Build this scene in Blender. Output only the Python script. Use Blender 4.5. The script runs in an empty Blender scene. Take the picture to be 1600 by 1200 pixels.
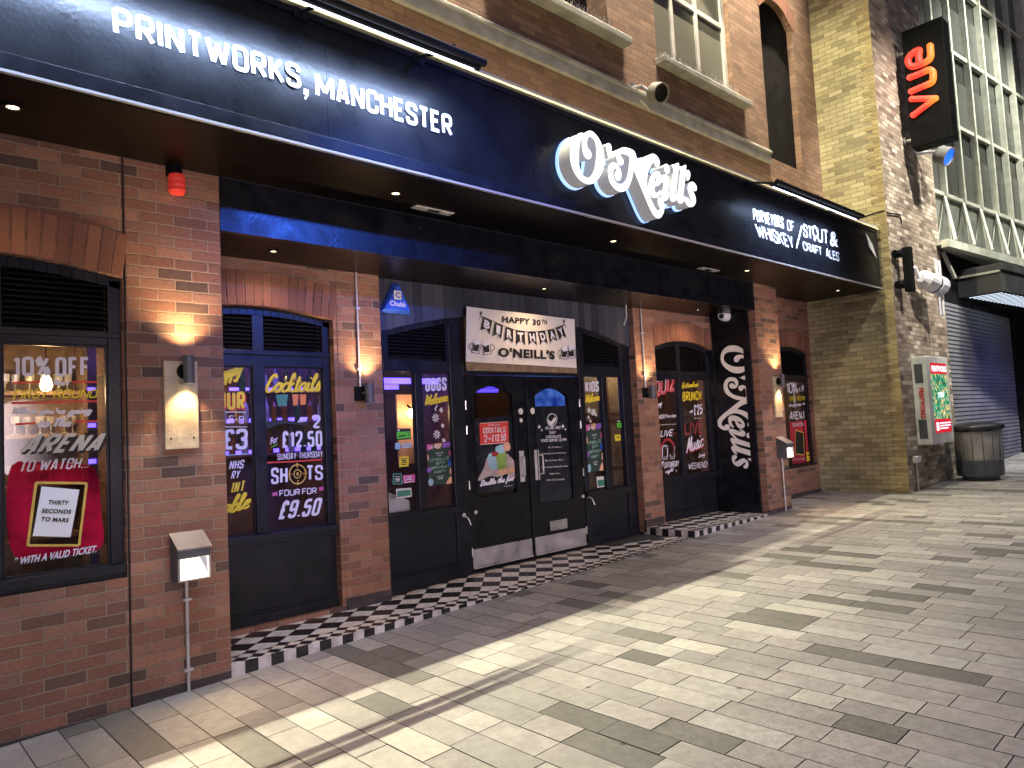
import bpy, math, random
from mathutils import Vector, Matrix
random.seed(7)
S = bpy.context.scene
C = S.collection
R_ = math.radians
# ------------------------------------------------------------------ camera
FPX = 1131.24
def _rot(y, p, r):
    cy, sy, cp, sp, cr, sr = math.cos(y), math.sin(y), math.cos(p), math.sin(p), math.cos(r), math.sin(r)
    fwd = Vector((sy*cp, cy*cp, sp)); right = Vector((cy, -sy, 0)); up = right.cross(fwd)
    return right*cr + up*sr, up*cr - right*sr, fwd
CR, CU, CF = _rot(R_(43.0275), R_(3.61), R_(-2.92814))
CAM = Vector((0, -5.05, 1.6))
cd = bpy.data.cameras.new('camera'); co = bpy.data.objects.new('camera', cd); C.objects.link(co)
cd.sensor_width = 36; cd.lens = 36*FPX/1600; cd.clip_end = 400; cd.clip_start = 0.05
co.matrix_world = Matrix(((CR.x, CU.x, -CF.x, CAM.x), (CR.y, CU.y, -CF.y, CAM.y), (CR.z, CU.z, -CF.z, CAM.z), (0, 0, 0, 1)))
S.camera = co
def ray(x, y): return CR*((x-800)/FPX) - CU*((y-600)/FPX) + CF
def at(x, y, n, c):
    d = ray(x, y); return CAM + d*((c - n.dot(CAM))/n.dot(d))
NX, NY, NZ = Vector((1, 0, 0)), Vector((0, 1, 0)), Vector((0, 0, 1))
def aY(x, y, c): return at(x, y, NY, c)      # the point of a surface Y = c seen there in the photo
def aX(x, y, c): return at(x, y, NX, c)
def gz(X): return .018 + .0295*(X-1.97)       # the street climbs gently to the right
# ------------------------------------------------------------------ world (night, covered street, pale glow from high above)
W = bpy.data.worlds.new('World'); S.world = W; W.use_nodes = True
wn = W.node_tree; wl = wn.links
bg = wn.nodes['Background']
tc = wn.nodes.new('ShaderNodeTexCoord'); sx = wn.nodes.new('ShaderNodeSeparateXYZ'); rp = wn.nodes.new('ShaderNodeValToRGB')
wl.new(tc.outputs['Generated'], sx.inputs[0]); wl.new(sx.outputs['Z'], rp.inputs[0]); wl.new(rp.outputs[0], bg.inputs['Color'])
rp.color_ramp.elements[0].position = 0.0; rp.color_ramp.elements[0].color = (.25, .21, .28, 1)
rp.color_ramp.elements[1].position = 1.0; rp.color_ramp.elements[1].color = (1.16, 1.07, 1.20, 1)
for q_, c_ in ((.10, (.23, .20, .28)), (.17, (.05, .046, .07)), (.66, (.07, .065, .09)), (.80, (.98, .90, 1.03))):
    e = rp.color_ramp.elements.new(q_); e.color = c_+(1,)
bg.inputs['Strength'].default_value = 1.0
# ------------------------------------------------------------------ flood lamps high on the building, coloured street lamps, and added fill lamps
def lamp(name, kind, loc, energy, color, parent=None, target=None, **k):
    d = bpy.data.lights.new(name, kind); d.energy = energy; d.color = color
    for a, v in k.items(): setattr(d, a, v)
    o = bpy.data.objects.new(name, d); C.objects.link(o)
    if parent: o.parent = parent
    o.location = loc
    if target is not None:
        o.rotation_euler = (Vector(target)-Vector(loc)).to_track_quat('-Z', 'Y').to_euler()
    return o
WARM = (1, .66, .32); FLOOD = (1, .94, .68)
for x_, y_, z_, len_, e_, sp_ in ((2.4, -.66, 10.5, 8.6, 185, 32), (10.4, -1.12, 11.0, 4.2, 62, 36)):      # rows of floods along the parapet
    lamp('flood_row', 'AREA', (x_, y_, z_), e_, FLOOD, target=(x_, y_-.85, 0), shape='RECTANGLE', size=len_, size_y=.05, spread=R_(sp_))
lamp('wall_flood_row', 'AREA', (5.5, -.5, 11.5), 620, (1, .85, .62), target=(5.5, .62, 4), shape='RECTANGLE', size=12, size_y=.05, spread=R_(27))
lamp('wall_flood_lamp', 'SPOT', (6.6, -.86, 9.5), 1500, (1, .92, .62), target=(12.05, -.3, 5.6), spot_size=R_(50), spot_blend=.6, shadow_soft_size=.06)
lamp('street_side_spot', 'SPOT', (16.5, -5.5, 12.5), 7000, (1, 1, .86), target=(17.6, -1.0, 6.5), spot_size=R_(60), spot_blend=.6, shadow_soft_size=.25)
lamp('street_side_spot', 'SPOT', (11.0, -6.0, 11.0), 7500, (1, .95, .84), target=(13.3, -.95, 5.2), spot_size=R_(34), spot_blend=.9, shadow_soft_size=.2)  # unseen spot added to brighten the purple brick street wall
for x_, tx, e_, s_ in ((-3.0, 1.0, 700, 44), (2.5, 4.6, 1700, 44), (8.5, 8.6, 1300, 44), (-3.5, 9.4, 3200, 16)):      # added fill spots across the street, brightening the recessed front
    lamp('recess_fill_lamp', 'SPOT', (x_, -10.5, 1.9), e_, (1, .80, .88), target=(tx, .3, 1.8), spot_size=R_(s_), spot_blend=.9, shadow_soft_size=.7)
lamp('blue_lamp', 'SPOT', (6.2, -8.2, 5.6), 2400, (.05, .16, 1), target=(3.1, .6, 2.62), spot_size=R_(22), spot_blend=.75, shadow_soft_size=.15)
lamp('blue_lamp', 'SPOT', (14.0, -8.0, 5.0), 900, (.12, .14, 1), target=(17.4, -.95, .9), spot_size=R_(36), spot_blend=.9, shadow_soft_size=.4)
# ------------------------------------------------------------------ exposure
S.view_settings.view_transform = 'Standard'; S.view_settings.look = 'None'
S.view_settings.exposure = 0; S.view_settings.gamma = 1
S.cycles.use_denoising = True
try: S.cycles.denoiser = 'OPENIMAGEDENOISE'
except Exception: pass
S.cycles.max_bounces = 6; S.cycles.transparent_max_bounces = 12; S.cycles.sample_clamp_indirect = 4
# ------------------------------------------------------------------ materials
def newmat(name):
    m = bpy.data.materials.new(name); m.use_nodes = True; nt = m.node_tree
    return m, nt, nt.nodes['Principled BSDF'], nt.links
def node(nt, t, **k):
    n = nt.nodes.new(t)
    for a, v in k.items(): setattr(n, a, v)
    return n
def paint(name, col, rough=.5, metal=0, var=.25, nscale=6, bump=0, bscale=40, spec=.5, coat=0, rvar=.15):
    m, nt, p, L = newmat(name)
    tcn = node(nt, 'ShaderNodeTexCoord'); nz = node(nt, 'ShaderNodeTexNoise'); nz.inputs['Scale'].default_value = nscale; nz.inputs['Detail'].default_value = 6
    L.new(tcn.outputs['Object'], nz.inputs['Vector'])
    mx = node(nt, 'ShaderNodeMix', data_type='RGBA'); mr = node(nt, 'ShaderNodeMapRange')
    mr.inputs[1].default_value = .3; mr.inputs[2].default_value = .7
    L.new(nz.outputs['Fac'], mr.inputs[0]); L.new(mr.outputs[0], mx.inputs['Factor'])
    mx.inputs['A'].default_value = tuple(c*(1-var) for c in col)+(1,); mx.inputs['B'].default_value = tuple(min(1, c*(1+var)) for c in col)+(1,)
    L.new(mx.outputs['Result'], p.inputs['Base Color'])
    r2 = node(nt, 'ShaderNodeMapRange'); r2.inputs[1].default_value = .3; r2.inputs[2].default_value = .7
    r2.inputs[3].default_value = max(.02, rough-rvar); r2.inputs[4].default_value = min(1, rough+rvar)
    L.new(nz.outputs['Fac'], r2.inputs[0]); L.new(r2.outputs[0], p.inputs['Roughness'])
    p.inputs['Metallic'].default_value = metal; p.inputs['Specular IOR Level'].default_value = spec; p.inputs['Coat Weight'].default_value = coat
    if bump:
        n2 = node(nt, 'ShaderNodeTexNoise'); n2.inputs['Scale'].default_value = bscale; n2.inputs['Detail'].default_value = 5
        L.new(tcn.outputs['Object'], n2.inputs['Vector'])
        b = node(nt, 'ShaderNodeBump'); b.inputs['Strength'].default_value = bump; b.inputs['Distance'].default_value = .01
        L.new(n2.outputs['Fac'], b.inputs['Height']); L.new(b.outputs[0], p.inputs['Normal'])
    return m
def glow(name, col, strength, base=(.8, .8, .8)):
    m, nt, p, L = newmat(name)
    p.inputs['Base Color'].default_value = base+(1,); p.inputs['Emission Color'].default_value = col+(1,); p.inputs['Emission Strength'].default_value = strength
    return m
def glass(name, tint=(.9, .9, .92), ior=1.5, veil=0, veilcol=(.5, .5, .5)):
    m = bpy.data.materials.new(name); m.use_nodes = True; nt = m.node_tree; nt.nodes.clear(); L = nt.links
    o = node(nt, 'ShaderNodeOutputMaterial'); t = node(nt, 'ShaderNodeBsdfTransparent'); g = node(nt, 'ShaderNodeBsdfGlossy'); f = node(nt, 'ShaderNodeFresnel'); mx = node(nt, 'ShaderNodeMixShader')
    t.inputs[0].default_value = tint+(1,); g.inputs['Roughness'].default_value = .02; g.inputs[0].default_value = (.9, .9, .9, 1); f.inputs[0].default_value = ior
    ge_ = node(nt, 'ShaderNodeNewGeometry'); fb_ = node(nt, 'ShaderNodeMath', operation='MULTIPLY_ADD'); fb_.inputs[1].default_value = -1; fb_.inputs[2].default_value = 1; L.new(ge_.outputs['Backfacing'], fb_.inputs[0])
    fm_ = node(nt, 'ShaderNodeMath', operation='MULTIPLY'); L.new(f.outputs[0], fm_.inputs[0]); L.new(fb_.outputs[0], fm_.inputs[1])
    L.new(fm_.outputs[0], mx.inputs[0]); L.new(t.outputs[0], mx.inputs[1]); L.new(g.outputs[0], mx.inputs[2])
    if veil:
        d = node(nt, 'ShaderNodeBsdfDiffuse'); d.inputs[0].default_value = veilcol+(1,); m2 = node(nt, 'ShaderNodeMixShader'); m2.inputs[0].default_value = veil
        L.new(mx.outputs[0], m2.inputs[1]); L.new(d.outputs[0], m2.inputs[2]); L.new(m2.outputs[0], o.inputs[0])
    else: L.new(mx.outputs[0], o.inputs[0])
    return m
CW, CH = .2206, .07354     # one brick and its joints
def brick(name, stops, mortar, msize=.010, bump=.9, rough=.85, stain=.35, rowscale=1.0, grit=.25):
    m, nt, p, L = newmat(name)
    uv = node(nt, 'ShaderNodeTexCoord')
    wob = node(nt, 'ShaderNodeTexNoise'); wob.inputs['Scale'].default_value = 14; wob.inputs['Detail'].default_value = 3
    L.new(uv.outputs['UV'], wob.inputs['Vector'])
    add = node(nt, 'ShaderNodeMixRGB', blend_type='LINEAR_LIGHT'); add.inputs[0].default_value = .0045
    L.new(uv.outputs['UV'], add.inputs[1]); L.new(wob.outputs['Color'], add.inputs[2])
    b = node(nt, 'ShaderNodeTexBrick'); b.offset = .5; b.squash = .5; b.squash_frequency = 2
    b.squash = 1.0
    b.inputs['Scale'].default_value = 1; b.inputs['Brick Width'].default_value = CW; b.inputs['Row Height'].default_value = CH
    b.inputs['Mortar Size'].default_value = msize*.5; b.inputs['Mortar Smooth'].default_value = .35; b.inputs['Bias'].default_value = 0
    b.inputs['Color1'].default_value = (0, 0, 0, 1); b.inputs['Color2'].default_value = (1, 1, 1, 1); b.inputs['Mortar'].default_value = (.5, .5, .5, 1)
    L.new(add.outputs[0], b.inputs['Vector'])
    rmp = node(nt, 'ShaderNodeValToRGB'); cr = rmp.color_ramp
    cr.elements[0].position = stops[0][0]; cr.elements[0].color = stops[0][1]+(1,)
    cr.elements[1].position = stops[-1][0]; cr.elements[1].color = stops[-1][1]+(1,)
    for s in stops[1:-1]:
        q = cr.elements.new(s[0]); q.color = s[1]+(1,)
    L.new(b.outputs['Color'], rmp.inputs[0])
    n1 = node(nt, 'ShaderNodeTexNoise'); n1.inputs['Scale'].default_value = 38; n1.inputs['Detail'].default_value = 7; n1.inputs['Roughness'].default_value = .7
    L.new(uv.outputs['UV'], n1.inputs['Vector'])
    n2 = node(nt, 'ShaderNodeTexNoise'); n2.inputs['Scale'].default_value = 1.6; n2.inputs['Detail'].default_value = 4
    L.new(uv.outputs['UV'], n2.inputs['Vector'])
    mm = node(nt, 'ShaderNodeMath', operation='MULTIPLY_ADD'); mm.inputs[1].default_value = grit*2.4; mm.inputs[2].default_value = 1-grit*1.2
    L.new(n1.outputs['Fac'], mm.inputs[0])
    m2 = node(nt, 'ShaderNodeMath', operation='MULTIPLY_ADD'); m2.inputs[1].default_value = stain*2; m2.inputs[2].default_value = 1-stain
    L.new(n2.outputs['Fac'], m2.inputs[0])
    mu = node(nt, 'ShaderNodeMath', operation='MULTIPLY'); L.new(mm.outputs[0], mu.inputs[0]); L.new(m2.outputs[0], mu.inputs[1])
    mc = node(nt, 'ShaderNodeMix', data_type='RGBA'); L.new(b.outputs['Fac'], mc.inputs['Factor']); L.new(rmp.outputs[0], mc.inputs['A']); mc.inputs['B'].default_value = mortar+(1,)
    vv = node(nt, 'ShaderNodeMix', data_type='RGBA', blend_type='MULTIPLY'); vv.inputs['Factor'].default_value = 1
    L.new(mc.outputs['Result'], vv.inputs['A']); L.new(mu.outputs[0], vv.inputs['B'])
    L.new(vv.outputs['Result'], p.inputs['Base Color']); p.inputs['Roughness'].default_value = rough
    inv = node(nt, 'ShaderNodeMath', operation='MULTIPLY_ADD'); inv.inputs[1].default_value = -1; inv.inputs[2].default_value = 1
    L.new(b.outputs['Fac'], inv.inputs[0])
    hh = node(nt, 'ShaderNodeMath', operation='MULTIPLY_ADD'); hh.inputs[1].default_value = .35
    L.new(n1.outputs['Fac'], hh.inputs[0]); L.new(inv.outputs[0], hh.inputs[2])
    hb = node(nt, 'ShaderNodeMath', operation='MULTIPLY_ADD'); hb.inputs[1].default_value = .35
    L.new(b.outputs['Color'], hb.inputs[0]); L.new(hh.outputs[0], hb.inputs[2])
    bp = node(nt, 'ShaderNodeBump'); bp.inputs['Strength'].default_value = bump; bp.inputs['Distance'].default_value = .018
    L.new(hb.outputs[0], bp.inputs['Height']); L.new(bp.outputs[0], p.inputs['Normal'])
    return m
def islandmat(name, a, b, rough=.85, bump=.5, bscale=60, var=.2):
    m, nt, p, L = newmat(name)
    g = node(nt, 'ShaderNodeNewGeometry'); r = node(nt, 'ShaderNodeValToRGB'); r.color_ramp.elements[0].color = a+(1,); r.color_ramp.elements[1].color = b+(1,)
    L.new(g.outputs['Random Per Island'], r.inputs[0])
    tcn = node(nt, 'ShaderNodeTexCoord'); n = node(nt, 'ShaderNodeTexNoise'); n.inputs['Scale'].default_value = bscale; n.inputs['Detail'].default_value = 6
    L.new(tcn.outputs['Object'], n.inputs['Vector'])
    mm = node(nt, 'ShaderNodeMath', operation='MULTIPLY_ADD'); mm.inputs[1].default_value = var*2; mm.inputs[2].default_value = 1-var
    L.new(n.outputs['Fac'], mm.inputs[0])
    vv = node(nt, 'ShaderNodeMix', data_type='RGBA', blend_type='MULTIPLY'); vv.inputs['Factor'].default_value = 1
    L.new(r.outputs[0], vv.inputs['A']); L.new(mm.outputs[0], vv.inputs['B']); L.new(vv.outputs['Result'], p.inputs['Base Color'])
    p.inputs['Roughness'].default_value = rough
    bp = node(nt, 'ShaderNodeBump'); bp.inputs['Strength'].default_value = bump; bp.inputs['Distance'].default_value = .006
    L.new(n.outputs['Fac'], bp.inputs['Height']); L.new(bp.outputs[0], p.inputs['Normal'])
    return m
RED = [(0, (.075, .05, .043)), (.10, (.14, .08, .06)), (.25, (.21, .10, .066)), (.6, (.275, .128, .082)), (.8, (.245, .132, .095)), (1, (.34, .17, .11))]
BROWN = [(0, (.18, .105, .072)), (.5, (.245, .145, .098)), (1, (.31, .19, .125))]
YEL = [(0, (.24, .21, .12)), (.10, (.31, .27, .15)), (.35, (.41, .36, .20)), (.7, (.47, .415, .23)), (1, (.55, .49, .29))]
PUR = [(0, (.12, .09, .07)), (.2, (.25, .19, .145)), (.6, (.34, .27, .205)), (.85, (.44, .365, .28)), (1, (.64, .56, .45))]
M = dict(
 red=brick('red_brick', RED, (.29, .215, .16), .012, bump=1.0, stain=.45, grit=.38),
 upper=brick('brown_brick', BROWN, (.13, .09, .06), .009, bump=.8),
 yellow=brick('yellow_brick', YEL, (.24, .20, .12), .011, bump=.7, stain=.3),
 purple=brick('weathered_brick', PUR, (.22, .18, .15), .012, bump=1.0, rough=.55, stain=.45, grit=.5),
 archbrick=islandmat('arch_brick', (.15, .062, .042), (.27, .115, .07)),
 stone=paint('sandstone', (.39, .385, .35), .85, var=.3, nscale=5, bump=.5, bscale=30),
 black=paint('black_gloss_paint', (.006, .0065, .010), .30, var=.3, bump=.10, bscale=55, rvar=.08, spec=.3),
 frame=paint('black_frame_paint', (.010, .011, .017), .34, var=.3, bump=.08, bscale=60, rvar=.06, spec=.3),
 matt=paint('matt_black', (.005, .005, .006), .7, spec=.12),
 signface=paint('sign_board_paint', (.011, .0115, .014), .30, var=.25, nscale=3, bump=.14, bscale=34, rvar=.05, spec=.22),
 soffit=paint('dark_soffit_paint', (.0045, .0025, .0022), .36, var=.3, bump=.06, bscale=20, rvar=.04, spec=.18),
 clad=islandmat('stained_boards', (.020, .022, .032), (.060, .064, .085), rough=.5, bump=.6, bscale=22),
 white=paint('white_sign_paint', (.80, .80, .82), .5, var=.04),
 cream=paint('cream_metal_trim', (.68, .62, .40), .4, var=.1),
 silver=paint('aluminium_trim', (.55, .55, .56), .32, metal=.85, var=.15), trim=paint('white_trim_paint', (.45, .45, .47), .45, var=.05), drumgrey=paint('drum_lamp_grey', (.22, .215, .20), .4, var=.15),
 steel=paint('brushed_steel', (.50, .49, .50), .38, metal=.7, var=.2, bump=.1, bscale=90),
 chrome=paint('polished_steel', (.72, .72, .73), .2, metal=.45, var=.1),
 galv=paint('galvanised_conduit', (.52, .51, .52), .42, metal=.4, var=.2),
 wood=paint('pale_lamp_board', (.42, .35, .23), .6, var=.3, nscale=9, bump=.3, bscale=40),
 darkwood=paint('brown_panelling', (.13, .065, .032), .5, var=.4, nscale=7),
 greymetal=paint('dark_grey_metal', (.075, .08, .09), .45, var=.25, bump=.08),
 roofmetal=paint('pale_lid_metal', (.36, .32, .29), .5, metal=.2, var=.25),
 lint=paint('brown_boards', (.25, .17, .10), .7, var=.35, nscale=12),
 lens=glow('lit_lens', (1, .90, .62), 2.2), warmlens=glow('warm_lens', (1, .76, .42), 9), dimlens=glow('dim_warm_lens', (1, .78, .5), 3),
 led=glow('led_strip', (.62, .78, 1), 9), blueled=glow('blue_led', (.10, .06, 1), 5.0), bulb=glow('warm_bulb', (1, .66, .25), 30),
 face=glow('lit_letter_face', (.96, .98, 1), 1.6), side=glow('translucent_letter_side', (.62, .60, .58), .22, (.5, .5, .5)), halo=glow('blue_halo', (.25, .48, 1), 1.5),
 glass=glass('window_glass'), dimglass=glass('dark_glass', (.55, .55, .58)),
 tonedglass=glass('upper_glass', (.25, .26, .24), veil=.55, veilcol=(.24, .235, .20)),
 paper=paint('white_paper', (.80, .81, .84), .7, var=.03), ink=paint('black_ink', (.012, .012, .014), .6),
 yel=paint('yellow_paint', (.78, .62, .03), .55, var=.12), gold=paint('gold_paint', (.62, .42, .08), .5, var=.2),
 redp=paint('red_paint', (.42, .020, .045), .6, var=.35, nscale=4), redline=paint('red_line_paint', (.60, .045, .035), .55),
 pink=paint('pink_paint', (.55, .10, .30), .5), lilac=paint('lilac_white_paint', (.72, .72, .84), .5, var=.06),
 grey=paint('pale_grey_paint', (.62, .63, .60), .6, var=.2), green=paint('green_print', (.10, .55, .03), .5), teal=paint('teal_print', (.05, .22, .16), .5),
 lightblue=paint('pale_blue_print', (.30, .50, .62), .5), orange=paint('orange_paint', (.70, .22, .05), .55), bluep=paint('blue_box_plastic', (.03, .10, .55), .35),
 mint=paint('mint_print', (.32, .58, .45), .5), violet=paint('violet_print', (.24, .10, .50), .5), peach=paint('peach_print', (.62, .36, .22), .5), darkgreen=paint('dark_green_print', (.018, .045, .035), .5),
 navy=paint('navy_film', (.012, .014, .022), .25, var=.2), skin=paint('photo_print_skin', (.40, .33, .33), .5, var=.3), limey=paint('photo_print_lime', (.22, .36, .08), .5, var=.3),
 banner=paint('banner_vinyl', (.74, .70, .66), .6, var=.04, nscale=3),
)
# ------------------------------------------------------------------ mesh building
ORG = {}
class MB:
    def __init__(s): s.v = []; s.f = []; s.mi = []; s.m = 0
    def face(s, pts):
        b = len(s.v); s.v += [Vector(p) for p in pts]; s.f.append(tuple(range(b, b+len(pts)))); s.mi.append(s.m)
    def raw(s, v, f):
        b = len(s.v); s.v += [Vector(p) for p in v]
        for q in f: s.f.append(tuple(b+i for i in q)); s.mi.append(s.m)
    def box(s, x0, x1, y0, y1, z0, z1, mat=None):
        P = [(x0, y0, z0), (x1, y0, z0), (x1, y1, z0), (x0, y1, z0), (x0, y0, z1), (x1, y0, z1), (x1, y1, z1), (x0, y1, z1)]
        if mat is not None: P = [mat @ Vector(p) for p in P]
        s.raw(P, [(0, 3, 2, 1), (4, 5, 6, 7), (0, 1, 5, 4), (1, 2, 6, 5), (2, 3, 7, 6), (3, 0, 4, 7)]); return s
    def cyl(s, a, b, r, n=12, r2=None, cap=True):
        a, b = Vector(a), Vector(b); d = (b-a).normalized(); r2 = r if r2 is None else r2
        u = d.orthogonal().normalized(); w = d.cross(u)
        P = [a+(u*math.cos(t)+w*math.sin(t))*r for t in [2*math.pi*i/n for i in range(n)]]+[b+(u*math.cos(t)+w*math.sin(t))*r2 for t in [2*math.pi*i/n for i in range(n)]]
        F = [(i, (i+1) % n, n+(i+1) % n, n+i) for i in range(n)]
        if cap: F += [tuple(range(n-1, -1, -1)), tuple(range(n, 2*n))]
        s.raw(P, F); return s
    def tube(s, pts, r, n=8):
        for a, b in zip(pts, pts[1:]): s.cyl(a, b, r, n)
        return s
    def prism(s, poly, vec):
        vec = Vector(vec); n = len(poly); P = [Vector(p) for p in poly]; P += [p+vec for p in P]
        s.raw(P, [tuple(range(n-1, -1, -1)), tuple(range(n, 2*n))]+[(i, (i+1) % n, n+(i+1) % n, n+i) for i in range(n)]); return s
    def lathe(s, c, prof, n=28):
        P = []; F = []
        for r, z in prof: P += [Vector((c[0]+r*math.cos(2*math.pi*i/n), c[1]+r*math.sin(2*math.pi*i/n), c[2]+z)) for i in range(n)]
        for k in range(len(prof)-1): F += [(k*n+i, k*n+(i+1) % n, (k+1)*n+(i+1) % n, (k+1)*n+i) for i in range(n)]
        s.raw(P, F); return s
    def build(s, name, mats, parent=None, bevel=0, smooth=False, label=None):
        if not isinstance(mats, (list, tuple)): mats = [mats]
        org = ORG.get(parent.name, Vector()) if parent else Vector()
        me = bpy.data.meshes.new(name); me.from_pydata([v-org for v in s.v], [], s.f)
        for m in mats: me.materials.append(m)
        me.polygons.foreach_set('material_index', s.mi)
        uv = me.uv_layers.new(name='UVMap'); k = 0; buf = []
        for p in me.polygons:
            n = p.normal; ax = max(range(3), key=lambda i: abs(n[i]))
            for vi in p.vertices:
                v = me.vertices[vi].co+org
                buf += [(v.y, v.z), (v.x, v.z), (v.x, v.y)][ax]
        uv.data.foreach_set('uv', buf)
        if smooth: me.polygons.foreach_set('use_smooth', [True]*len(me.polygons))
        me.update()
        o = bpy.data.objects.new(name, me); C.objects.link(o)
        if parent: o.parent = parent
        ORG[o.name] = org
        if bevel:
            b = o.modifiers.new('bevel', 'BEVEL'); b.width = bevel; b.segments = 2; b.limit_method = 'ANGLE'
        if label: o['label'] = label
        return o
def tag(o, label, cat, group=None, kind=None):
    if label: o['label'] = label
    if cat: o['category'] = cat
    if group: o['group'] = group
    if kind: o['kind'] = kind
    return o
def thing(name, label, cat, loc=(0, 0, 0), group=None):
    o = bpy.data.objects.new(name, None); C.objects.link(o); o.location = loc; o.empty_display_size = .1
    ORG[o.name] = Vector(loc); return tag(o, label, cat, group)
def dup(o, loc=None, label=None, parent=None):
    c = o.copy(); C.objects.link(c); c.parent = parent
    if loc is not None: c.location = loc; ORG[c.name] = Vector(loc)
    if label: c['label'] = label
    for ch in list(o.children): dup(ch, None, None, c)
    return c
def poly_smooth(pts, n=5, closed=True):
    out = []; N = len(pts)
    rng = range(N if closed else N-1)
    for i in rng:
        g = (lambda k: pts[k % N]) if closed else (lambda k: pts[min(max(k, 0), N-1)])
        p0, p1, p2, p3 = g(i-1), g(i), g(i+1), g(i+2)
        for j in range(n):
            t = j/n
            out.append(tuple(.5*((2*b)+(-a+c)*t+(2*a-5*b+4*c-d)*t*t+(-a+3*b-3*c+d)*t**3) for a, b, c, d in zip(p0, p1, p2, p3)))
    if not closed: out.append(tuple(pts[-1]))
    return out
def curve_mesh(polys, extrude=0, offset=0):
    cu = bpy.data.curves.new('t', 'CURVE'); cu.dimensions = '2D'; cu.fill_mode = 'BOTH'; cu.extrude = extrude; cu.offset = offset
    for P in polys:
        sp = cu.splines.new('POLY'); sp.points.add(len(P)-1); sp.use_cyclic_u = True
        for q, p in zip(sp.points, P): q.co = (p[0], p[1], 0, 1)
    return _tomesh(cu)
def _tomesh(cu):
    o = bpy.data.objects.new('t', cu); C.objects.link(o); dg = bpy.context.evaluated_depsgraph_get()
    me = bpy.data.meshes.new_from_object(o.evaluated_get(dg))
    v = [tuple(x.co) for x in me.vertices]; f = [tuple(p.vertices) for p in me.polygons]
    bpy.data.objects.remove(o); bpy.data.curves.remove(cu); bpy.data.meshes.remove(me)
    return v, f
TC = {}
def text_mesh(s, bold=0, extrude=0):
    k = (s, bold, extrude)
    if k not in TC:
        cu = bpy.data.curves.new('t', 'FONT'); cu.body = s; cu.size = 1; cu.offset = bold; cu.extrude = extrude; cu.resolution_u = 3; cu.space_character = 1+bold*2.2
        TC[k] = _tomesh(cu)
    return TC[k]
def affine(v, bl, br, tl, n=None, lift=0):
    xs = [p[0] for p in v]; ys = [p[1] for p in v]; x0, x1, y0, y1 = min(xs), max(xs), min(ys), max(ys)
    U, Vv = br-bl, tl-bl; N = Vector(n) if n is not None else Vector((0, -1, 0))
    return [bl+U*((p[0]-x0)/(x1-x0))+Vv*((p[1]-y0)/(y1-y0 or 1))+N*(p[2]+lift) for p in v]
def write(mb, s, bl, br, tl, bold=.02, lift=.004, n=None, extrude=0, shadow=None):
    v, f = text_mesh(s, bold, extrude); mb.raw(affine(v, Vector(bl), Vector(br), Vector(tl), n, lift), f)
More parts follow.
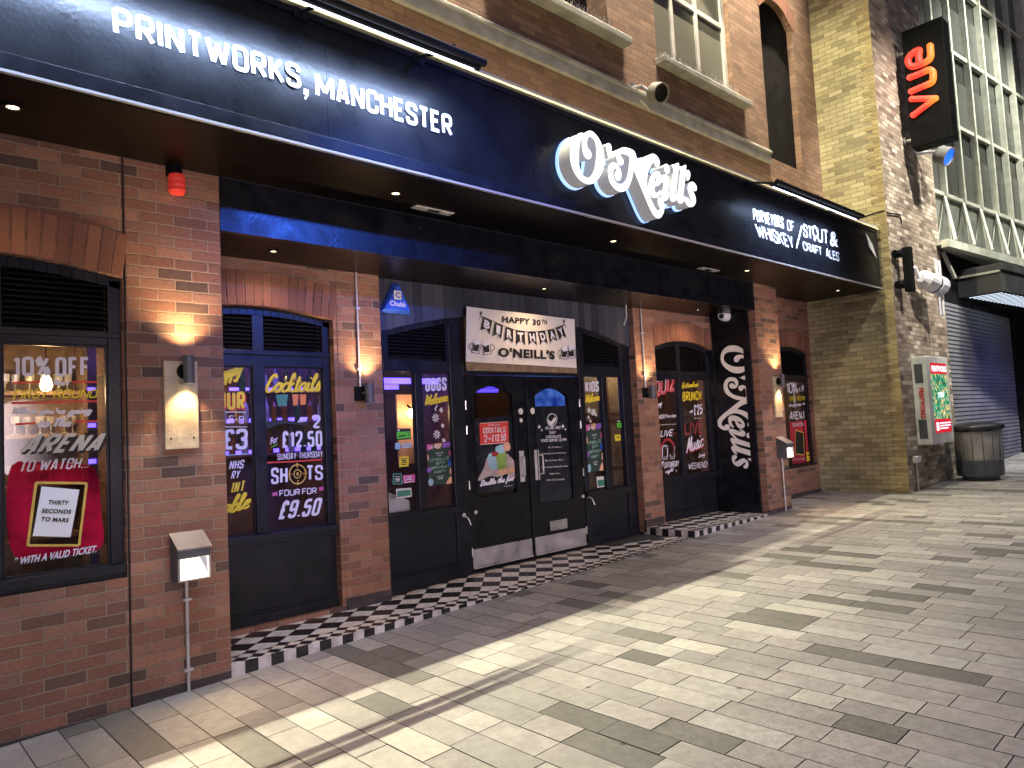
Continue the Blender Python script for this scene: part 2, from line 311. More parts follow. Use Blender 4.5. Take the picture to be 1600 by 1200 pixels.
# condensed block capitals drawn with an even stroke
def rpath(P, r, closed=False):
    out = []; n = len(P)
    for i, p in enumerate(P):
        if not closed and i in (0, n-1): out.append(p); continue
        a, c = P[i-1], P[(i+1) % n]; p_ = Vector(p); da, dc = Vector(a)-p_, Vector(c)-p_; ra, rc = min(r, da.length*.5), min(r, dc.length*.5)
        A, B = p_+da.normalized()*ra, p_+dc.normalized()*rc
        for k in range(5):
            t = k/4; q = A*(1-t)**2+p_*2*t*(1-t)+B*t*t; out.append((q.x, q.y))
    return out
BOX = [(0, 0), (0, 1), (1, 1), (1, 0)]
BL = {'A': (1, [[(0, 0), (.42, 1), (.58, 1), (1, 0)], [(.16, .27), (.84, .27)]]), 'B': (1, [[(0, .53), (.9, .53), (.9, 1), (0, 1), (0, 0), (1, 0), (1, .5), (.5, .5)]]), 'C': (1, [[(1, .66), (1, 1), (0, 1), (0, 0), (1, 0), (1, .34)]]), 'D': (1, [[(0, 0), (0, 1)], ('r', [(0, 1), (1, 1), (1, 0), (0, 0)])]),
 'E': (.85, [[(1, 1), (0, 1), (0, 0), (1, 0)], [(0, .52), (.85, .52)]]), 'F': (.85, [[(1, 1), (0, 1), (0, 0)], [(0, .5), (.85, .5)]]), 'G': (1, [[(1, .68), (1, 1), (0, 1), (0, 0), (1, 0), (1, .46), (.55, .46)]]), 'H': (1, [[(0, 0), (0, 1)], [(1, 0), (1, 1)], [(0, .52), (1, .52)]]), 'I': (0, [[(0, 0), (0, 1)]]),
 'J': (.8, [[(1, 1), (1, 0), (0, 0), (0, .3)]]), 'K': (1, [[(0, 0), (0, 1)], [(1, 1), (.08, .42)], [(.32, .58), (1, 0)]]), 'L': (.8, [[(0, 1), (0, 0), (1, 0)]]), 'M': (1.5, [[(0, 0), (0, 1)], [(0, 1), (.5, .22), (1, 1)], [(1, 1), (1, 0)]]), 'N': (1.05, [[(0, 0), (0, 1)], [(0, 1), (1, 0)], [(1, 0), (1, 1)]]),
 'O': (1, [('c', BOX)]), 'P': (1, [[(0, 0), (0, 1), (1, 1), (1, .45), (0, .45)]]), 'Q': (1, [('c', BOX), [(.55, .25), (1.1, -.1)]]), 'R': (1, [[(0, 0), (0, 1), (1, 1), (1, .48), (0, .48)], [(.45, .48), (1, 0)]]), 'S': (1, [[(1, .72), (1, 1), (0, 1), (0, .56), (1, .44), (1, 0), (0, 0), (0, .28)]]),
 'T': (.9, [[(0, 1), (1, 1)], [(.5, 1), (.5, 0)]]), 'U': (1, [[(0, 1), (0, 0), (1, 0), (1, 1)]]), 'V': (1, [[(0, 1), (.45, 0), (.55, 0), (1, 1)]]), 'W': (1.6, [[(0, 1), (.24, 0), (.5, .85), (.76, 0), (1, 1)]]), 'X': (1, [[(0, 0), (1, 1)], [(0, 1), (1, 0)]]), 'Y': (1, [[(0, 1), (.5, .45), (1, 1)], [(.5, .45), (.5, 0)]]), 'Z': (1, [[(0, 1), (1, 1), (0, 0), (1, 0)]]),
 '0': (1, [('c', BOX)]), '1': (.35, [[(0, .8), (1, 1), (1, 0)]]), '2': (1, [[(0, .72), (0, 1), (1, 1), (1, .58), (0, 0), (1.02, 0)]]), '3': (1, [[(0, .8), (0, 1), (1, 1), (1, .52), (.4, .52)], [(.5, .48), (1, .5), (1, 0), (0, 0), (0, .22)]]), '5': (1, [[(1, 1), (.05, 1), (0, .55), (1, .6), (1, 0), (0, 0), (0, .25)]]), '8': (1, [('c', [(0, 0), (0, .54), (1, .54), (1, 0)]), ('c', [(.06, .54), (.06, 1), (.94, 1), (.94, .54)])]),
 '9': (1, [[(1, .5), (0, .42), (0, 1), (1, 1), (1, 0), (.05, 0), (.05, .2)]]), '£': (1, [[(1, .8), (1, 1), (.3, 1), (.3, 0)], [(0, 0), (1, 0)], [(0, .48), (.75, .48)]]), '%': (1.3, [[(.1, 0), (.9, 1)], ('c', [(0, .62), (0, 1), (.28, 1), (.28, .62)]), ('c', [(.72, 0), (.72, .38), (1, .38), (1, 0)])]),
 '-': (.4, [[(0, .5), (1, .5)]]), '.': (0, [[(0, -.02), (0, .06)]]), '!': (0, [[(0, .32), (0, 1)], [(0, -.02), (0, .06)]]), "'": (0, [[(0, .75), (0, 1)]]), ',': (0, [[(.02, .08), (-.08, -.22)]])}
def ribbon(P, h, closed):
    n = len(P); L_, R2 = [], []
    for i in range(n):
        p = Vector(P[i]); a = Vector(P[i-1]) if (i or closed) else None; c = Vector(P[(i+1) % n]) if (i < n-1 or closed) else None
        d1 = (p-a).normalized() if a is not None else None; d2 = (c-p).normalized() if c is not None else None
        d1 = d2 if d1 is None else d1; d2 = d1 if d2 is None else d2
        n1, n2 = Vector((-d1.y, d1.x)), Vector((-d2.y, d2.x)); m = (n1+n2); m = m.normalized() if m.length > 1e-4 else n1; k = h/max(.55, m.dot(n1))
        L_.append(tuple(p+m*k)); R2.append(tuple(p-m*k))
    return [L_, R2] if closed else [L_+R2[::-1]]
def caps(mb, s, bl, br, tl, t=.17, gap=.10, lift=.004, n=None, extrude=.0004, r=.16):
    bl, br, tl = Vector(bl), Vector(br), Vector(tl); asp = (br-bl).length/(tl-bl).length*(1+t)
    sw = sum(BL[c][0] for c in s if c != ' '); ng = sum(1 for c in s if c != ' '); ns = s.count(' ')
    wf = (asp-ng*t-(ng-1)*gap-ns*.34)/max(sw, .01) if sw else 0
    if wf < .16 and sw: k = (asp-.16*sw)/(ng*t+(ng-1)*gap+ns*.34); k = max(.45, k); t2, gap = t*k, gap*k; t = t2; wf = max(.1, (asp-ng*t-(ng-1)*gap-ns*.34)/sw)
    x = t/2; V_ = []; F_ = []; li = 0
    for c in s:
        if c == ' ': x += .34; continue
        w, st_ = BL[c]; w *= wf
        for q in st_:
            cl = q[0] == 'c'; P = [(x+a*(w if BL[c][0] else .3), b) for a, b in (q[1] if isinstance(q[0], str) else q)]
            rr_ = 0 if c in 'AEFHIKLMNTVWXYZ1-.!\',' else r*min(1.6, max(.5, w*2.4))
            if rr_ and len(P) > 2: P = rpath(P, rr_, cl)
            parts = [P]
            if not cl and not rr_:      # split the stroke where it doubles back on itself
                parts = [[P[0]]]
                for i in range(1, len(P)):
                    parts[-1].append(P[i])
                    if i < len(P)-1 and (Vector(P[i])-Vector(P[i-1])).normalized().dot((Vector(P[i+1])-Vector(P[i])).normalized()) < -.3: parts.append([P[i]])
            for P in parts:
                rb = ribbon(P, t/2, cl); m_ = len(P)
                if cl: A_, B_ = rb
                else: A_, B_ = rb[0][:m_], rb[0][m_:][::-1]
                b = len(V_); V_ += [(p[0], p[1], li*.0004+i*.00002) for i, p in enumerate(A_)]+[(p[0], p[1], li*.0004+i*.00002) for i, p in enumerate(B_)]; li += 1
                F_ += [(b+i, b+(i+1) % m_, b+m_+(i+1) % m_, b+m_+i) for i in range(m_ if cl else m_-1)]
        x += w+t+gap
    W_t = x-gap-t/2; N = Vector(n) if n is not None else Vector((0, -1, 0)); U, Vv = br-bl, tl-bl
    mb.raw([bl+U*(p[0]/W_t)+Vv*((p[1]+t/2)/(1+t))+N*(p[2]+lift) for p in V_], F_)
def capable(s): return all(c == ' ' or c in BL for c in s)
# hand lettering: strokes in a box, baseline 0, x-height 1, ascender 2
G = {'a': [[(.9, .8), (.5, 1), (.1, .6), (.1, .2), (.4, 0), (.75, .3), (.9, .95), (.85, .3), (1.15, .1)]], 'b': [[(.1, 1), (.45, 1.9), (.3, 2), (.15, 1.2), (.15, .1), (.5, 0), (.85, .4), (.7, .9), (.35, .7)]],
 'c': [[(.85, .85), (.5, 1), (.12, .6), (.15, .15), (.5, 0), (.95, .25)]], 'd': [[(.85, .8), (.5, 1), (.1, .6), (.1, .2), (.4, 0), (.75, .3), (1.0, 2.0), (.85, .3), (1.1, .1)]],
 'e': [[(.1, .45), (.6, .6), (.75, .85), (.5, 1), (.15, .6), (.15, .2), (.5, 0), (.95, .25)]], 'f': [[(.85, 1.8), (.6, 2), (.45, 1.5), (.3, -.5), (.1, -.9)], [(.1, .95), (.75, 1)]],
 'g': [[(.85, .8), (.5, 1), (.1, .6), (.15, .15), (.5, .05), (.85, .95), (.7, -.6), (.35, -.95), (.1, -.6), (1, .2)]], 'h': [[(.1, 1), (.45, 1.9), (.3, 2), (.15, 1), (.1, 0)], [(.12, .5), (.5, 1), (.7, .8), (.65, .1), (1, .1)]],
 'i': [[(.2, 1), (.15, .2), (.3, 0), (.6, .2)], [(.3, 1.45), (.36, 1.55)]], 'k': [[(.1, 1), (.45, 1.9), (.3, 2), (.15, 1), (.1, 0)], [(.75, 1), (.2, .5), (.75, 0), (1, .15)]],
 'l': [[(.1, .6), (.5, 1.7), (.35, 2), (.2, 1.4), (.2, .2), (.4, 0), (.7, .25)]], 'm': [[(.1, 1), (.12, 0), (.15, .5), (.4, 1), (.55, .8), (.55, 0), (.6, .5), (.9, 1), (1.05, .8), (1, .1), (1.3, .1)]],
 'n': [[(.1, 1), (.12, 0), (.15, .5), (.5, 1), (.7, .8), (.65, .1), (.95, .1)]], 'o': [[(.5, 1), (.12, .6), (.15, .15), (.5, 0), (.85, .4), (.8, .85), (.5, 1), (.7, .8), (1.05, .9)]],
 'p': [[(.1, 1), (.1, -.95), (.15, .6), (.5, 1), (.8, .6), (.6, .05), (.2, .2)]], 'r': [[(.1, .6), (.25, 1.1), (.35, .9), (.7, .9), (.6, .2), (.9, .1)]], 's': [[(.05, .1), (.5, 1.1), (.55, .8), (.75, .4), (.5, 0), (.1, .1)]],
 't': [[(.4, 1.7), (.25, .3), (.4, 0), (.75, .2)], [(.05, 1.15), (.7, 1.2)]], 'u': [[(.1, 1), (.12, .2), (.35, 0), (.7, .4), (.75, 1), (.75, .2), (1.05, .1)]], 'v': [[(.1, 1), (.35, 0), (.75, 1), (.95, .9)]],
 'w': [[(.1, 1), (.2, .1), (.55, .3), (.6, .9), (.65, .15), (1, .2), (1.15, 1)]], 'y': [[(.1, 1), (.15, .3), (.4, .1), (.75, .5), (.8, 1), (.6, -.6), (.3, -.95), (.1, -.6)]],
 "'": [[(.2, 2), (.1, 1.6)]], 'B': [[(.3, 2), (.2, 0), (.7, 0), (.9, .5), (.5, 1), (.3, 1), (.85, 1.3), (.75, 1.9), (.1, 1.9)]], 'C': [[(1.2, 1.6), (.95, 2), (.5, 1.6), (.2, .7), (.4, .05), (.9, .1), (1.3, .5)]],
 'D': [[(.4, 1.9), (.3, .1), (.1, .2), (.6, 0), (1.2, .7), (1.1, 1.6), (.5, 2), (.05, 1.6)]], 'E': [[(.9, 1.8), (.5, 2), (.25, 1.5), (.6, 1.05), (.2, .6), (.4, 0), (1, .3)]], 'F': [[(.4, 1.9), (.25, 0)], [(.1, 1.8), (1, 2)], [(.3, 1), (.8, 1.1)]],
 'H': [[(.2, 2), (.1, 0)], [(.9, 2), (.8, 0)], [(.1, 1), (.9, 1.05)]], 'M': [[(0, 0), (.4, 1.9), (.6, .3), (1.1, 1.9), (1.1, .2), (1.4, .1)]], 'T': [[(0, 1.8), (1, 2)], [(.55, 1.9), (.4, 0)]], 'W': [[(0, 1.8), (.25, 2), (.3, .1), (.9, 1.6), (.95, .1), (1.5, 2)]], 'Y': [[(0, 2), (.45, 1)], [(.95, 2), (.3, 0)]]}
def script(mb, s, bl, br, tl, r=.006, lift=.006, n=None, shear=.28):
    st = []; x = 0
    for ch in s:
        if ch == ' ': x += .6; continue
        g = G[ch]; w = max(p[0] for q in g for p in q)
        for q in g: st.append([(x+p[0]+shear*p[1], p[1], 0) for p in poly_smooth(q, 4, False)])
        x += w*(.93 if ch.islower() else .98)+(.06 if ch.islower() else .1)
    allp = [p for q in st for p in q]; ks = [len(q) for q in st]
    P = affine(allp, Vector(bl), Vector(br), Vector(tl), n, lift); N = Vector(n) if n is not None else Vector((0, -1, 0)); i = 0
    for k in ks:
        pts = P[i:i+k]; i += k; ring = []
        for j, p in enumerate(pts):
            d = (pts[min(j+1, k-1)]-pts[max(j-1, 0)]).normalized(); sd = d.cross(N).normalized()
            ww = r*(1.15 if abs(d.z) > .6 else .8)
            ring += [p+sd*(math.cos(a)*ww)+N*(math.sin(a)*ww*.35) for a in (0, 1.05, 2.09, 3.14, 4.19, 5.24)]
        F = []
        for j in range(k-1): F += [(j*6+a, j*6+(a+1) % 6, (j+1)*6+(a+1) % 6, (j+1)*6+a) for a in range(6)]
        F += [tuple(range(5, -1, -1)), tuple((k-1)*6+a for a in range(6))]
        mb.raw(ring, F)
def rect(mb, bl, br, tl, lift=.003, th=.002, n=(0, -1, 0)):
    bl, br, tl = Vector(bl), Vector(br), Vector(tl); n = Vector(n); a = [bl, br, br+tl-bl, tl]
    mb.prism([p+n*(lift-th) for p in a], n*th)
def stroke(mb, pts, w, lift=.004, n=(0, -1, 0), th=.0016):
    n = Vector(n)
    for i, (a, b) in enumerate(zip(pts, pts[1:])):
        a, b = Vector(a), Vector(b); d = (b-a).normalized(); s = d.cross(n)*w*.5; l = n*(lift+i*.0004)
        mb.prism([a-s+l, b-s+l, b+s+l, a+s+l], n*th)
# ------------------------------------------------------------------ walls with arched openings, frames, louvres
def archz(o, x):
    x0, x1, zs, sp, rise = o; c, h = (x0+x1)/2, (x1-x0)/2
    return sp+rise*max(0, 1-((x-c)/h)**2)
def wall(mb, xa, xb, za, zb, y, depth, ops, flip=1):
    cuts = sorted({xa, xb, *[o[0] for o in ops], *[o[1] for o in ops]})
    q = lambda a, b, c, d: mb.face([a, b, c, d])
    for l, r in zip(cuts, cuts[1:]):
        o = next((o for o in ops if o[0] <= l+1e-6 and r <= o[1]+1e-6), None)
        if not o: q((l, y, za), (r, y, za), (r, y, zb), (l, y, zb)); continue
        if o[2] > za: q((l, y, za), (r, y, za), (r, y, o[2]), (l, y, o[2]))
        n = 14 if o[4] else 1
        for i in range(n):
            a, b = l+(r-l)*i/n, l+(r-l)*(i+1)/n
            A, B = archz(o, a), archz(o, b)
            q((a, y, A), (b, y, B), (b, y, zb), (a, y, zb)); q((a, y+depth, A), (b, y+depth, B), (b, y, B), (a, y, A))
        q((l, y, o[2]), (l, y, o[3]), (l, y+depth, o[3]), (l, y+depth, o[2])); q((r, y+depth, o[2]), (r, y+depth, o[3]), (r, y, o[3]), (r, y, o[2]))
        q((l, y, o[2]), (l, y+depth, o[2]), (r, y+depth, o[2]), (r, y, o[2]))
def archring(o, h, y, parent, over=.0, n=None, proud=.006, dep=.05, mat=None):
    mb = MB(); x0, x1 = o[0]-over, o[1]+over; n = n or int((x1-x0)/.0735)
    for i in range(n):
        a, b = x0+(x1-x0)*i/n+.004, x0+(x1-x0)*(i+1)/n-.004
        A, B = archz(o, min(max(a, o[0]), o[1])), archz(o, min(max(b, o[0]), o[1])); k = .16*((a+b)/2-(x0+x1)/2)/((x1-x0)/2)*h
        j = random.uniform(-.003, .003)
        mb.prism([(a, y-proud+j, A), (b, y-proud+j, B), (b+k, y-proud+j, B+h), (a+k, y-proud+j, A+h)], (0, dep, 0))
    return mb.build('brick_arch', mat or M['archbrick'], parent, bevel=.004)
def inner(o, t): return (o[0]+t, o[1]-t, o[2], o[3]-t*.4, o[4])
def louvre(mb, x0, x1, z0, o, y, pitch=.034, dep=.05):
    # horizontal slats kept under the arch o
    z = z0+.012; top = archz(o, (x0+x1)/2) if x0 < (o[0]+o[1])/2 < x1 else max(archz(o, x0), archz(o, x1))
    while z < top-.02:
        xs = [x0+(x1-x0)*i/40 for i in range(41) if archz(o, x0+(x1-x0)*i/40) > z+.018]
        if len(xs) > 2: mb.prism([(xs[0], y, z), (xs[0], y+dep, z+.026), (xs[0], y+dep, z+.034), (xs[0], y, z+.010)], (xs[-1]-xs[0], 0, 0))
        z += pitch
def archhead(mb, o, t, y0, y1, n=20):
    oi = inner(o, t)
    for i in range(n):
        a, b = o[0]+(o[1]-o[0])*i/n, o[0]+(o[1]-o[0])*(i+1)/n
        A, B = archz(o, a)-.002, archz(o, b)-.002
        mb.prism([(a, y0, A-t), (b, y0, B-t), (b, y0, B), (a, y0, A)], (0, y1-y0, 0))
# ------------------------------------------------------------------ ground and paving
def st(o, label=None): return tag(o, label, None, None, 'structure')
g = MB(); g.face([(-60, -60, gz(-60)-.006), (90, -60, gz(90)-.006), (90, 40, gz(90)-.006), (-60, 40, gz(-60)-.006)])
st(g.build('ground', paint('joint_grit', (.035, .033, .030), .95, var=.3)))
def pavemat():
    m, nt, p, L = newmat('paving_slabs')
    a = node(nt, 'ShaderNodeAttribute', attribute_name='slab'); r = node(nt, 'ShaderNodeValToRGB'); cr = r.color_ramp; cr.interpolation = 'LINEAR'
    cr.elements[0].position = 0; cr.elements[0].color = (.125, .123, .114, 1); cr.elements[1].position = 1; cr.elements[1].color = (.40, .385, .345, 1)
    for q, c in ((.12, (.16, .155, .14)), (.17, (.245, .24, .225)), (.45, (.285, .27, .255)), (.7, (.32, .30, .285)), (.85, (.345, .335, .315))):
        e = cr.elements.new(q); e.color = c+(1,)
    L.new(a.outputs['Fac'], r.inputs[0])
    t = node(nt, 'ShaderNodeTexCoord'); n1 = node(nt, 'ShaderNodeTexNoise'); n1.inputs['Scale'].default_value = 190; n1.inputs['Detail'].default_value = 4
    n2 = node(nt, 'ShaderNodeTexNoise'); n2.inputs['Scale'].default_value = 2.3; n2.inputs['Detail'].default_value = 6; n2.inputs['Roughness'].default_value = .65
    n3 = node(nt, 'ShaderNodeTexNoise'); n3.inputs['Scale'].default_value = 17; n3.inputs['Detail'].default_value = 7
    for n in (n1, n2, n3): L.new(t.outputs['Object'], n.inputs['Vector'])
    f = lambda src, k: (lambda q: (setattr(q.inputs[1], 'default_value', 2*k), setattr(q.inputs[2], 'default_value', 1-k), L.new(src.outputs['Fac'], q.inputs[0]), q)[-1])(node(nt, 'ShaderNodeMath', operation='MULTIPLY_ADD'))
    x1, x2, x3 = f(n1, .34), f(n2, .30), f(n3, .28)
    mu = node(nt, 'ShaderNodeMath', operation='MULTIPLY'); L.new(x1.outputs[0], mu.inputs[0]); L.new(x2.outputs[0], mu.inputs[1])
    mv = node(nt, 'ShaderNodeMath', operation='MULTIPLY'); L.new(mu.outputs[0], mv.inputs[0]); L.new(x3.outputs[0], mv.inputs[1])
    # a few dropped gum spots
    vo = node(nt, 'ShaderNodeTexVoronoi'); vo.inputs['Scale'].default_value = 1.7; L.new(t.outputs['Object'], vo.inputs['Vector'])
    gm = node(nt, 'ShaderNodeMapRange'); gm.inputs[1].default_value = .022; gm.inputs[2].default_value = .034; gm.inputs[3].default_value = .45; gm.inputs[4].default_value = 1; L.new(vo.outputs['Distance'], gm.inputs[0])
    mw = node(nt, 'ShaderNodeMath', operation='MULTIPLY'); L.new(mv.outputs[0], mw.inputs[0]); L.new(gm.outputs[0], mw.inputs[1])
    v = node(nt, 'ShaderNodeMix', data_type='RGBA', blend_type='MULTIPLY'); v.inputs['Factor'].default_value = 1
    L.new(r.outputs[0], v.inputs['A']); L.new(mw.outputs[0], v.inputs['B']); L.new(v.outputs['Result'], p.inputs['Base Color'])
    rr = node(nt, 'ShaderNodeMapRange'); rr.inputs[3].default_value = .38; rr.inputs[4].default_value = .75; L.new(n2.outputs['Fac'], rr.inputs[0]); L.new(rr.outputs[0], p.inputs['Roughness'])
    b = node(nt, 'ShaderNodeBump'); b.inputs['Strength'].default_value = .35; b.inputs['Distance'].default_value = .003; L.new(n1.outputs['Fac'], b.inputs['Height']); L.new(b.outputs[0], p.inputs['Normal'])
    return m
pv = MB(); tones = []; rnd = random.Random(12)
X = -3.0; STEP_Y = -.004
def ymax(X): return .46 if 9.9 < X < 12.04 else (-.955 if 12.04 <= X < 14.5 else (-.90 if X >= 14.5 else -.006))
while X < 27:
    w = .188; y = -9.2+rnd.uniform(-.4, 0); end = ymax(X+w/2); prevdark = False
    while y < end-.02:
        Ls = rnd.choice((.24, .30, .38, .42, .42, .50, .56)); y2 = min(y+Ls, end)
        if end-y2 < .09: y2 = end
        t = rnd.random(); dark = t < (.30 if prevdark else .10); tone = rnd.uniform(0, .11) if dark else rnd.uniform(.2, 1); prevdark = dark
        j = .0030; a, b = X+j, X+w-j; dz = rnd.uniform(-.0012, .0012)
        pv.face([(a, y+j, gz(a)+dz), (b, y+j, gz(b)+dz), (b, y2-j, gz(b)+dz), (a, y2-j, gz(a)+dz)]); tones.append(tone); y = y2
    X += w
po = st(pv.build('pavement', pavemat()))
at_ = po.data.attributes.new('slab', 'FLOAT', 'FACE'); at_.data.foreach_set('value', tones)

# ------------------------------------------------------------------ black and white tiled entrance step
def tilemat():
    m, nt, p, L = newmat('black_white_floor_tiles')
    t = node(nt, 'ShaderNodeTexCoord'); s = node(nt, 'ShaderNodeSeparateXYZ'); L.new(t.outputs['UV'], s.inputs[0])
    def chk(side, ang, dx, dy):
        mp = node(nt, 'ShaderNodeMapping'); mp.inputs['Rotation'].default_value = (0, 0, ang); mp.inputs['Location'].default_value = (dx, dy, .013); L.new(t.outputs['UV'], mp.inputs['Vector'])
        k = node(nt, 'ShaderNodeTexChecker'); k.inputs['Scale'].default_value = 1/side; k.inputs['Color1'].default_value = (0, 0, 0, 1); k.inputs['Color2'].default_value = (1, 1, 1, 1); L.new(mp.outputs[0], k.inputs['Vector'])
        b = node(nt, 'ShaderNodeTexBrick'); b.offset = 0; b.inputs['Scale'].default_value = 1; b.inputs['Brick Width'].default_value = side/2; b.inputs['Row Height'].default_value = side; b.inputs['Mortar Size'].default_value = .0016
        L.new(mp.outputs[0], b.inputs['Vector']); return k, b
    k1, b1 = chk(.174, R_(45), .02, .035); k2, b2 = chk(.087, R_(45), .02, .035)
    lt = node(nt, 'ShaderNodeMath', operation='LESS_THAN'); lt.inputs[1].default_value = .165; L.new(s.outputs['Y'], lt.inputs[0])
    mk = node(nt, 'ShaderNodeMix', data_type='RGBA'); L.new(lt.outputs[0], mk.inputs['Factor']); L.new(k1.outputs['Color'], mk.inputs['A']); L.new(k2.outputs['Color'], mk.inputs['B'])
    r = node(nt, 'ShaderNodeMix', data_type='RGBA'); L.new(mk.outputs['Result'], r.inputs['Factor']); r.inputs['A'].default_value = (.016, .013, .013, 1); r.inputs['B'].default_value = (.70, .64, .57, 1)
    j = node(nt, 'ShaderNodeMix', data_type='RGBA'); L.new(b1.outputs['Fac'], j.inputs['Factor']); L.new(r.outputs['Result'], j.inputs['A']); j.inputs['B'].default_value = (.16, .14, .12, 1)
    n = node(nt, 'ShaderNodeTexNoise'); n.inputs['Scale'].default_value = 6; n.inputs['Detail'].default_value = 6; L.new(t.outputs['UV'], n.inputs['Vector'])
    mm = node(nt, 'ShaderNodeMath', operation='MULTIPLY_ADD'); mm.inputs[1].default_value = .6; mm.inputs[2].default_value = .68; L.new(n.outputs['Fac'], mm.inputs[0])
    v = node(nt, 'ShaderNodeMix', data_type='RGBA', blend_type='MULTIPLY'); v.inputs['Factor'].default_value = 1; L.new(j.outputs['Result'], v.inputs['A']); L.new(mm.outputs[0], v.inputs['B'])
    L.new(v.outputs['Result'], p.inputs['Base Color']); p.inputs['Roughness'].default_value = .35
    return m
M['tiles'] = tilemat()
M['tileb'] = paint('black_riser_tile', (.017, .017, .020), .35, var=.4, nscale=12); M['tilew'] = paint('white_riser_tile', (.56, .53, .52), .4, var=.3, nscale=10)
def zf(X): return max(.108, gz(X)+.005)
def zb(X): return .100+.05*min(1, max(0, (X-3.6)/1.4))+.018*max(0, X-6.6)
ts = thing('tiled_step', 'long black and white checked tile step along the pub entrance', 'step', (1.97, 0, .0))
mb = MB(); xs = [1.90+i*.2 for i in range(29)]; xs[-1] = 7.66
for a, b in zip(xs, xs[1:]):
    ys = [-.003+i*.17 for i in range(6)]
    for c, d in zip(ys, ys[1:]):
        q = lambda X, Y: (X, Y, zf(X)+(zb(X)-zf(X))*max(0, min(1, Y/.7)))
        mb.face([q(a, c), q(b, c), q(b, d), q(a, d)])
mb.build('tread', M['tiles'], ts)
mb = MB(); k = 0; X = 1.965
while X < 5.2:
    mb.m = k % 2; a, b = X+.001, X+.093
    mb.box(a, b, -.012, .02, gz(a)-.02, zf(a)-.0005); X += .094; k += 1
mb.build('riser', [M['tilew'], M['tileb']], ts)
t2 = thing('tiled_step', 'raised checked tile platform in front of the quiz window', 'step', (7.62, 0, .1))
mb = MB(); Z2 = .262
mb.face([(7.60, -.012, Z2), (9.46, -.012, Z2), (9.46, .86, Z2), (7.60, .86, Z2)]); mb.build('tread', M['tiles'], t2)
mb = MB(); k = 0; X = 7.60
while X < 9.4:
    mb.m = k % 2; mb.box(X+.001, X+.093, -.014, .01, gz(X)-.03, Z2-.0008); X += .094; k += 1
Y = -.014; k = 1
while Y < .78:
    mb.m = k % 2; mb.box(7.588, 7.61, Y+.001, Y+.093, .10, Z2-.0008); Y += .094; k += 1
mb.build('riser', [M['tilew'], M['tileb']], t2)

# ------------------------------------------------------------------ the pub building
PB = thing('pub_building', 'red brick pub front with black timber shopfront under a long black sign', 'building', (0, 0, 0))
W1 = (-.02, 1.335, .80, 2.70, .085); W2 = (1.86, 3.225, .14, 2.655, .075); W3 = (8.02, 9.44, .26, 2.62, .10); W4 = (10.60, 11.99, .76, 2.63, .09)
ENT = (3.76, 7.60, .10, 2.60, .27)
SO = 3.50
mb = MB(); wall(mb, -2.5, 1.338, -.2, SO, 0, .35, [W1]); mb.build('brick_wall', M['red'], PB)
archring(W1, .285, 0, PB)
mb = MB(); mb.box(1.352, 1.97, -.003, .75, -.1, SO); mb.build('brick_pier', M['red'], PB, bevel=.006)
mb = MB(); mb.box(1.338, 1.352, .010, .05, -.1, SO); mb.build('movement_joint', paint('joint_sealant', (.02, .014, .012), .8), PB)
mb = MB(); mb.box(3.262, 3.722, .70, 1.0, 0, 3.115); mb.build('brick_pier', M['red'], PB, bevel=.006)
mb = MB(); wall(mb, 1.80, 3.262, .0, 3.115, .705, .3, [W2]); mb.build('brick_wall', M['red'], PB)
archring(W2, .29, .705, PB, over=.02)
mb = MB(); mb.box(7.585, 7.975, .70, 1.0, .2, 3.115); mb.build('brick_pier', M['red'], PB, bevel=.006)
mb = MB(); wall(mb, 7.975, 9.47, .2, 3.115, .705, .3, [W3]); mb.build('brick_wall', M['red'], PB)
archring(W3, .27, .705, PB, over=.02)
mb = MB(); mb.box(9.475, 10.135, -.003, .50, .1, SO); mb.build('brick_pier', M['red'], PB, bevel=.006)
mb = MB(); wall(mb, 10.135, 12.05, .2, SO, .42, .3, [W4]); mb.build('brick_wall', M['red'], PB)
archring(W4, .27, .42, PB)
PL = brick('sooty_plinth_brick', [(0, (.03, .026, .03)), (1, (.075, .055, .055))], (.06, .05, .045), .009, bump=.6)     # dark course at the foot of the brickwork
for q in ((-2.5, 1.338, -.006, .014, gz(-2.5)-.15, gz(-.5)+.055), (1.352, 1.97, -.008, .012, -.15, gz(1.66)+.055), (9.475, 10.135, -.008, .012, .1, gz(9.8)+.055), (3.262, 3.722, .694, .72, 0, .20), (7.585, 7.975, .694, .72, .2, .36), (10.135, 12.05, .412, .44, .1, .36)):
    mb = MB(); mb.box(*q); mb.build('plinth', PL, PB)
# upright boards over the entrance
X = 3.722; mb = MB(); r2 = random.Random(4)
while X < 7.6:
    w = r2.uniform(.085, .15); b = min(X+w, 7.6); z0 = max(archz(ENT, X), archz(ENT, b))-.01
    if b > 7.585: b = 7.585
    mb.prism([(X+.002, .775-r2.uniform(0, .006), archz(ENT, X)-.005), (b-.002, .775-r2.uniform(0, .006), archz(ENT, b)-.005), (b-.002, .775, 3.112), (X+.002, .775, 3.112)], (0, .03, 0)); X += w
mb.build('timber_cladding', M['clad'], PB)
# soffits
mb = MB(); mb.box(-2.5, 12.04, -.795, -.002, SO, SO+.02); mb.box(10.10, 12.04, -.002, .43, SO+.001, SO+.02); mb.build('soffit', M['soffit'], PB)
mb = MB(); mb.box(1.972, 9.47, -.004, .05, 3.112, SO-.002); mb.build('bulkhead', M['black'], PB)
mb = MB(); mb.box(1.972, 9.47, .05, .96, 3.1145, 3.14); mb.build('soffit', M['soffit'], PB)

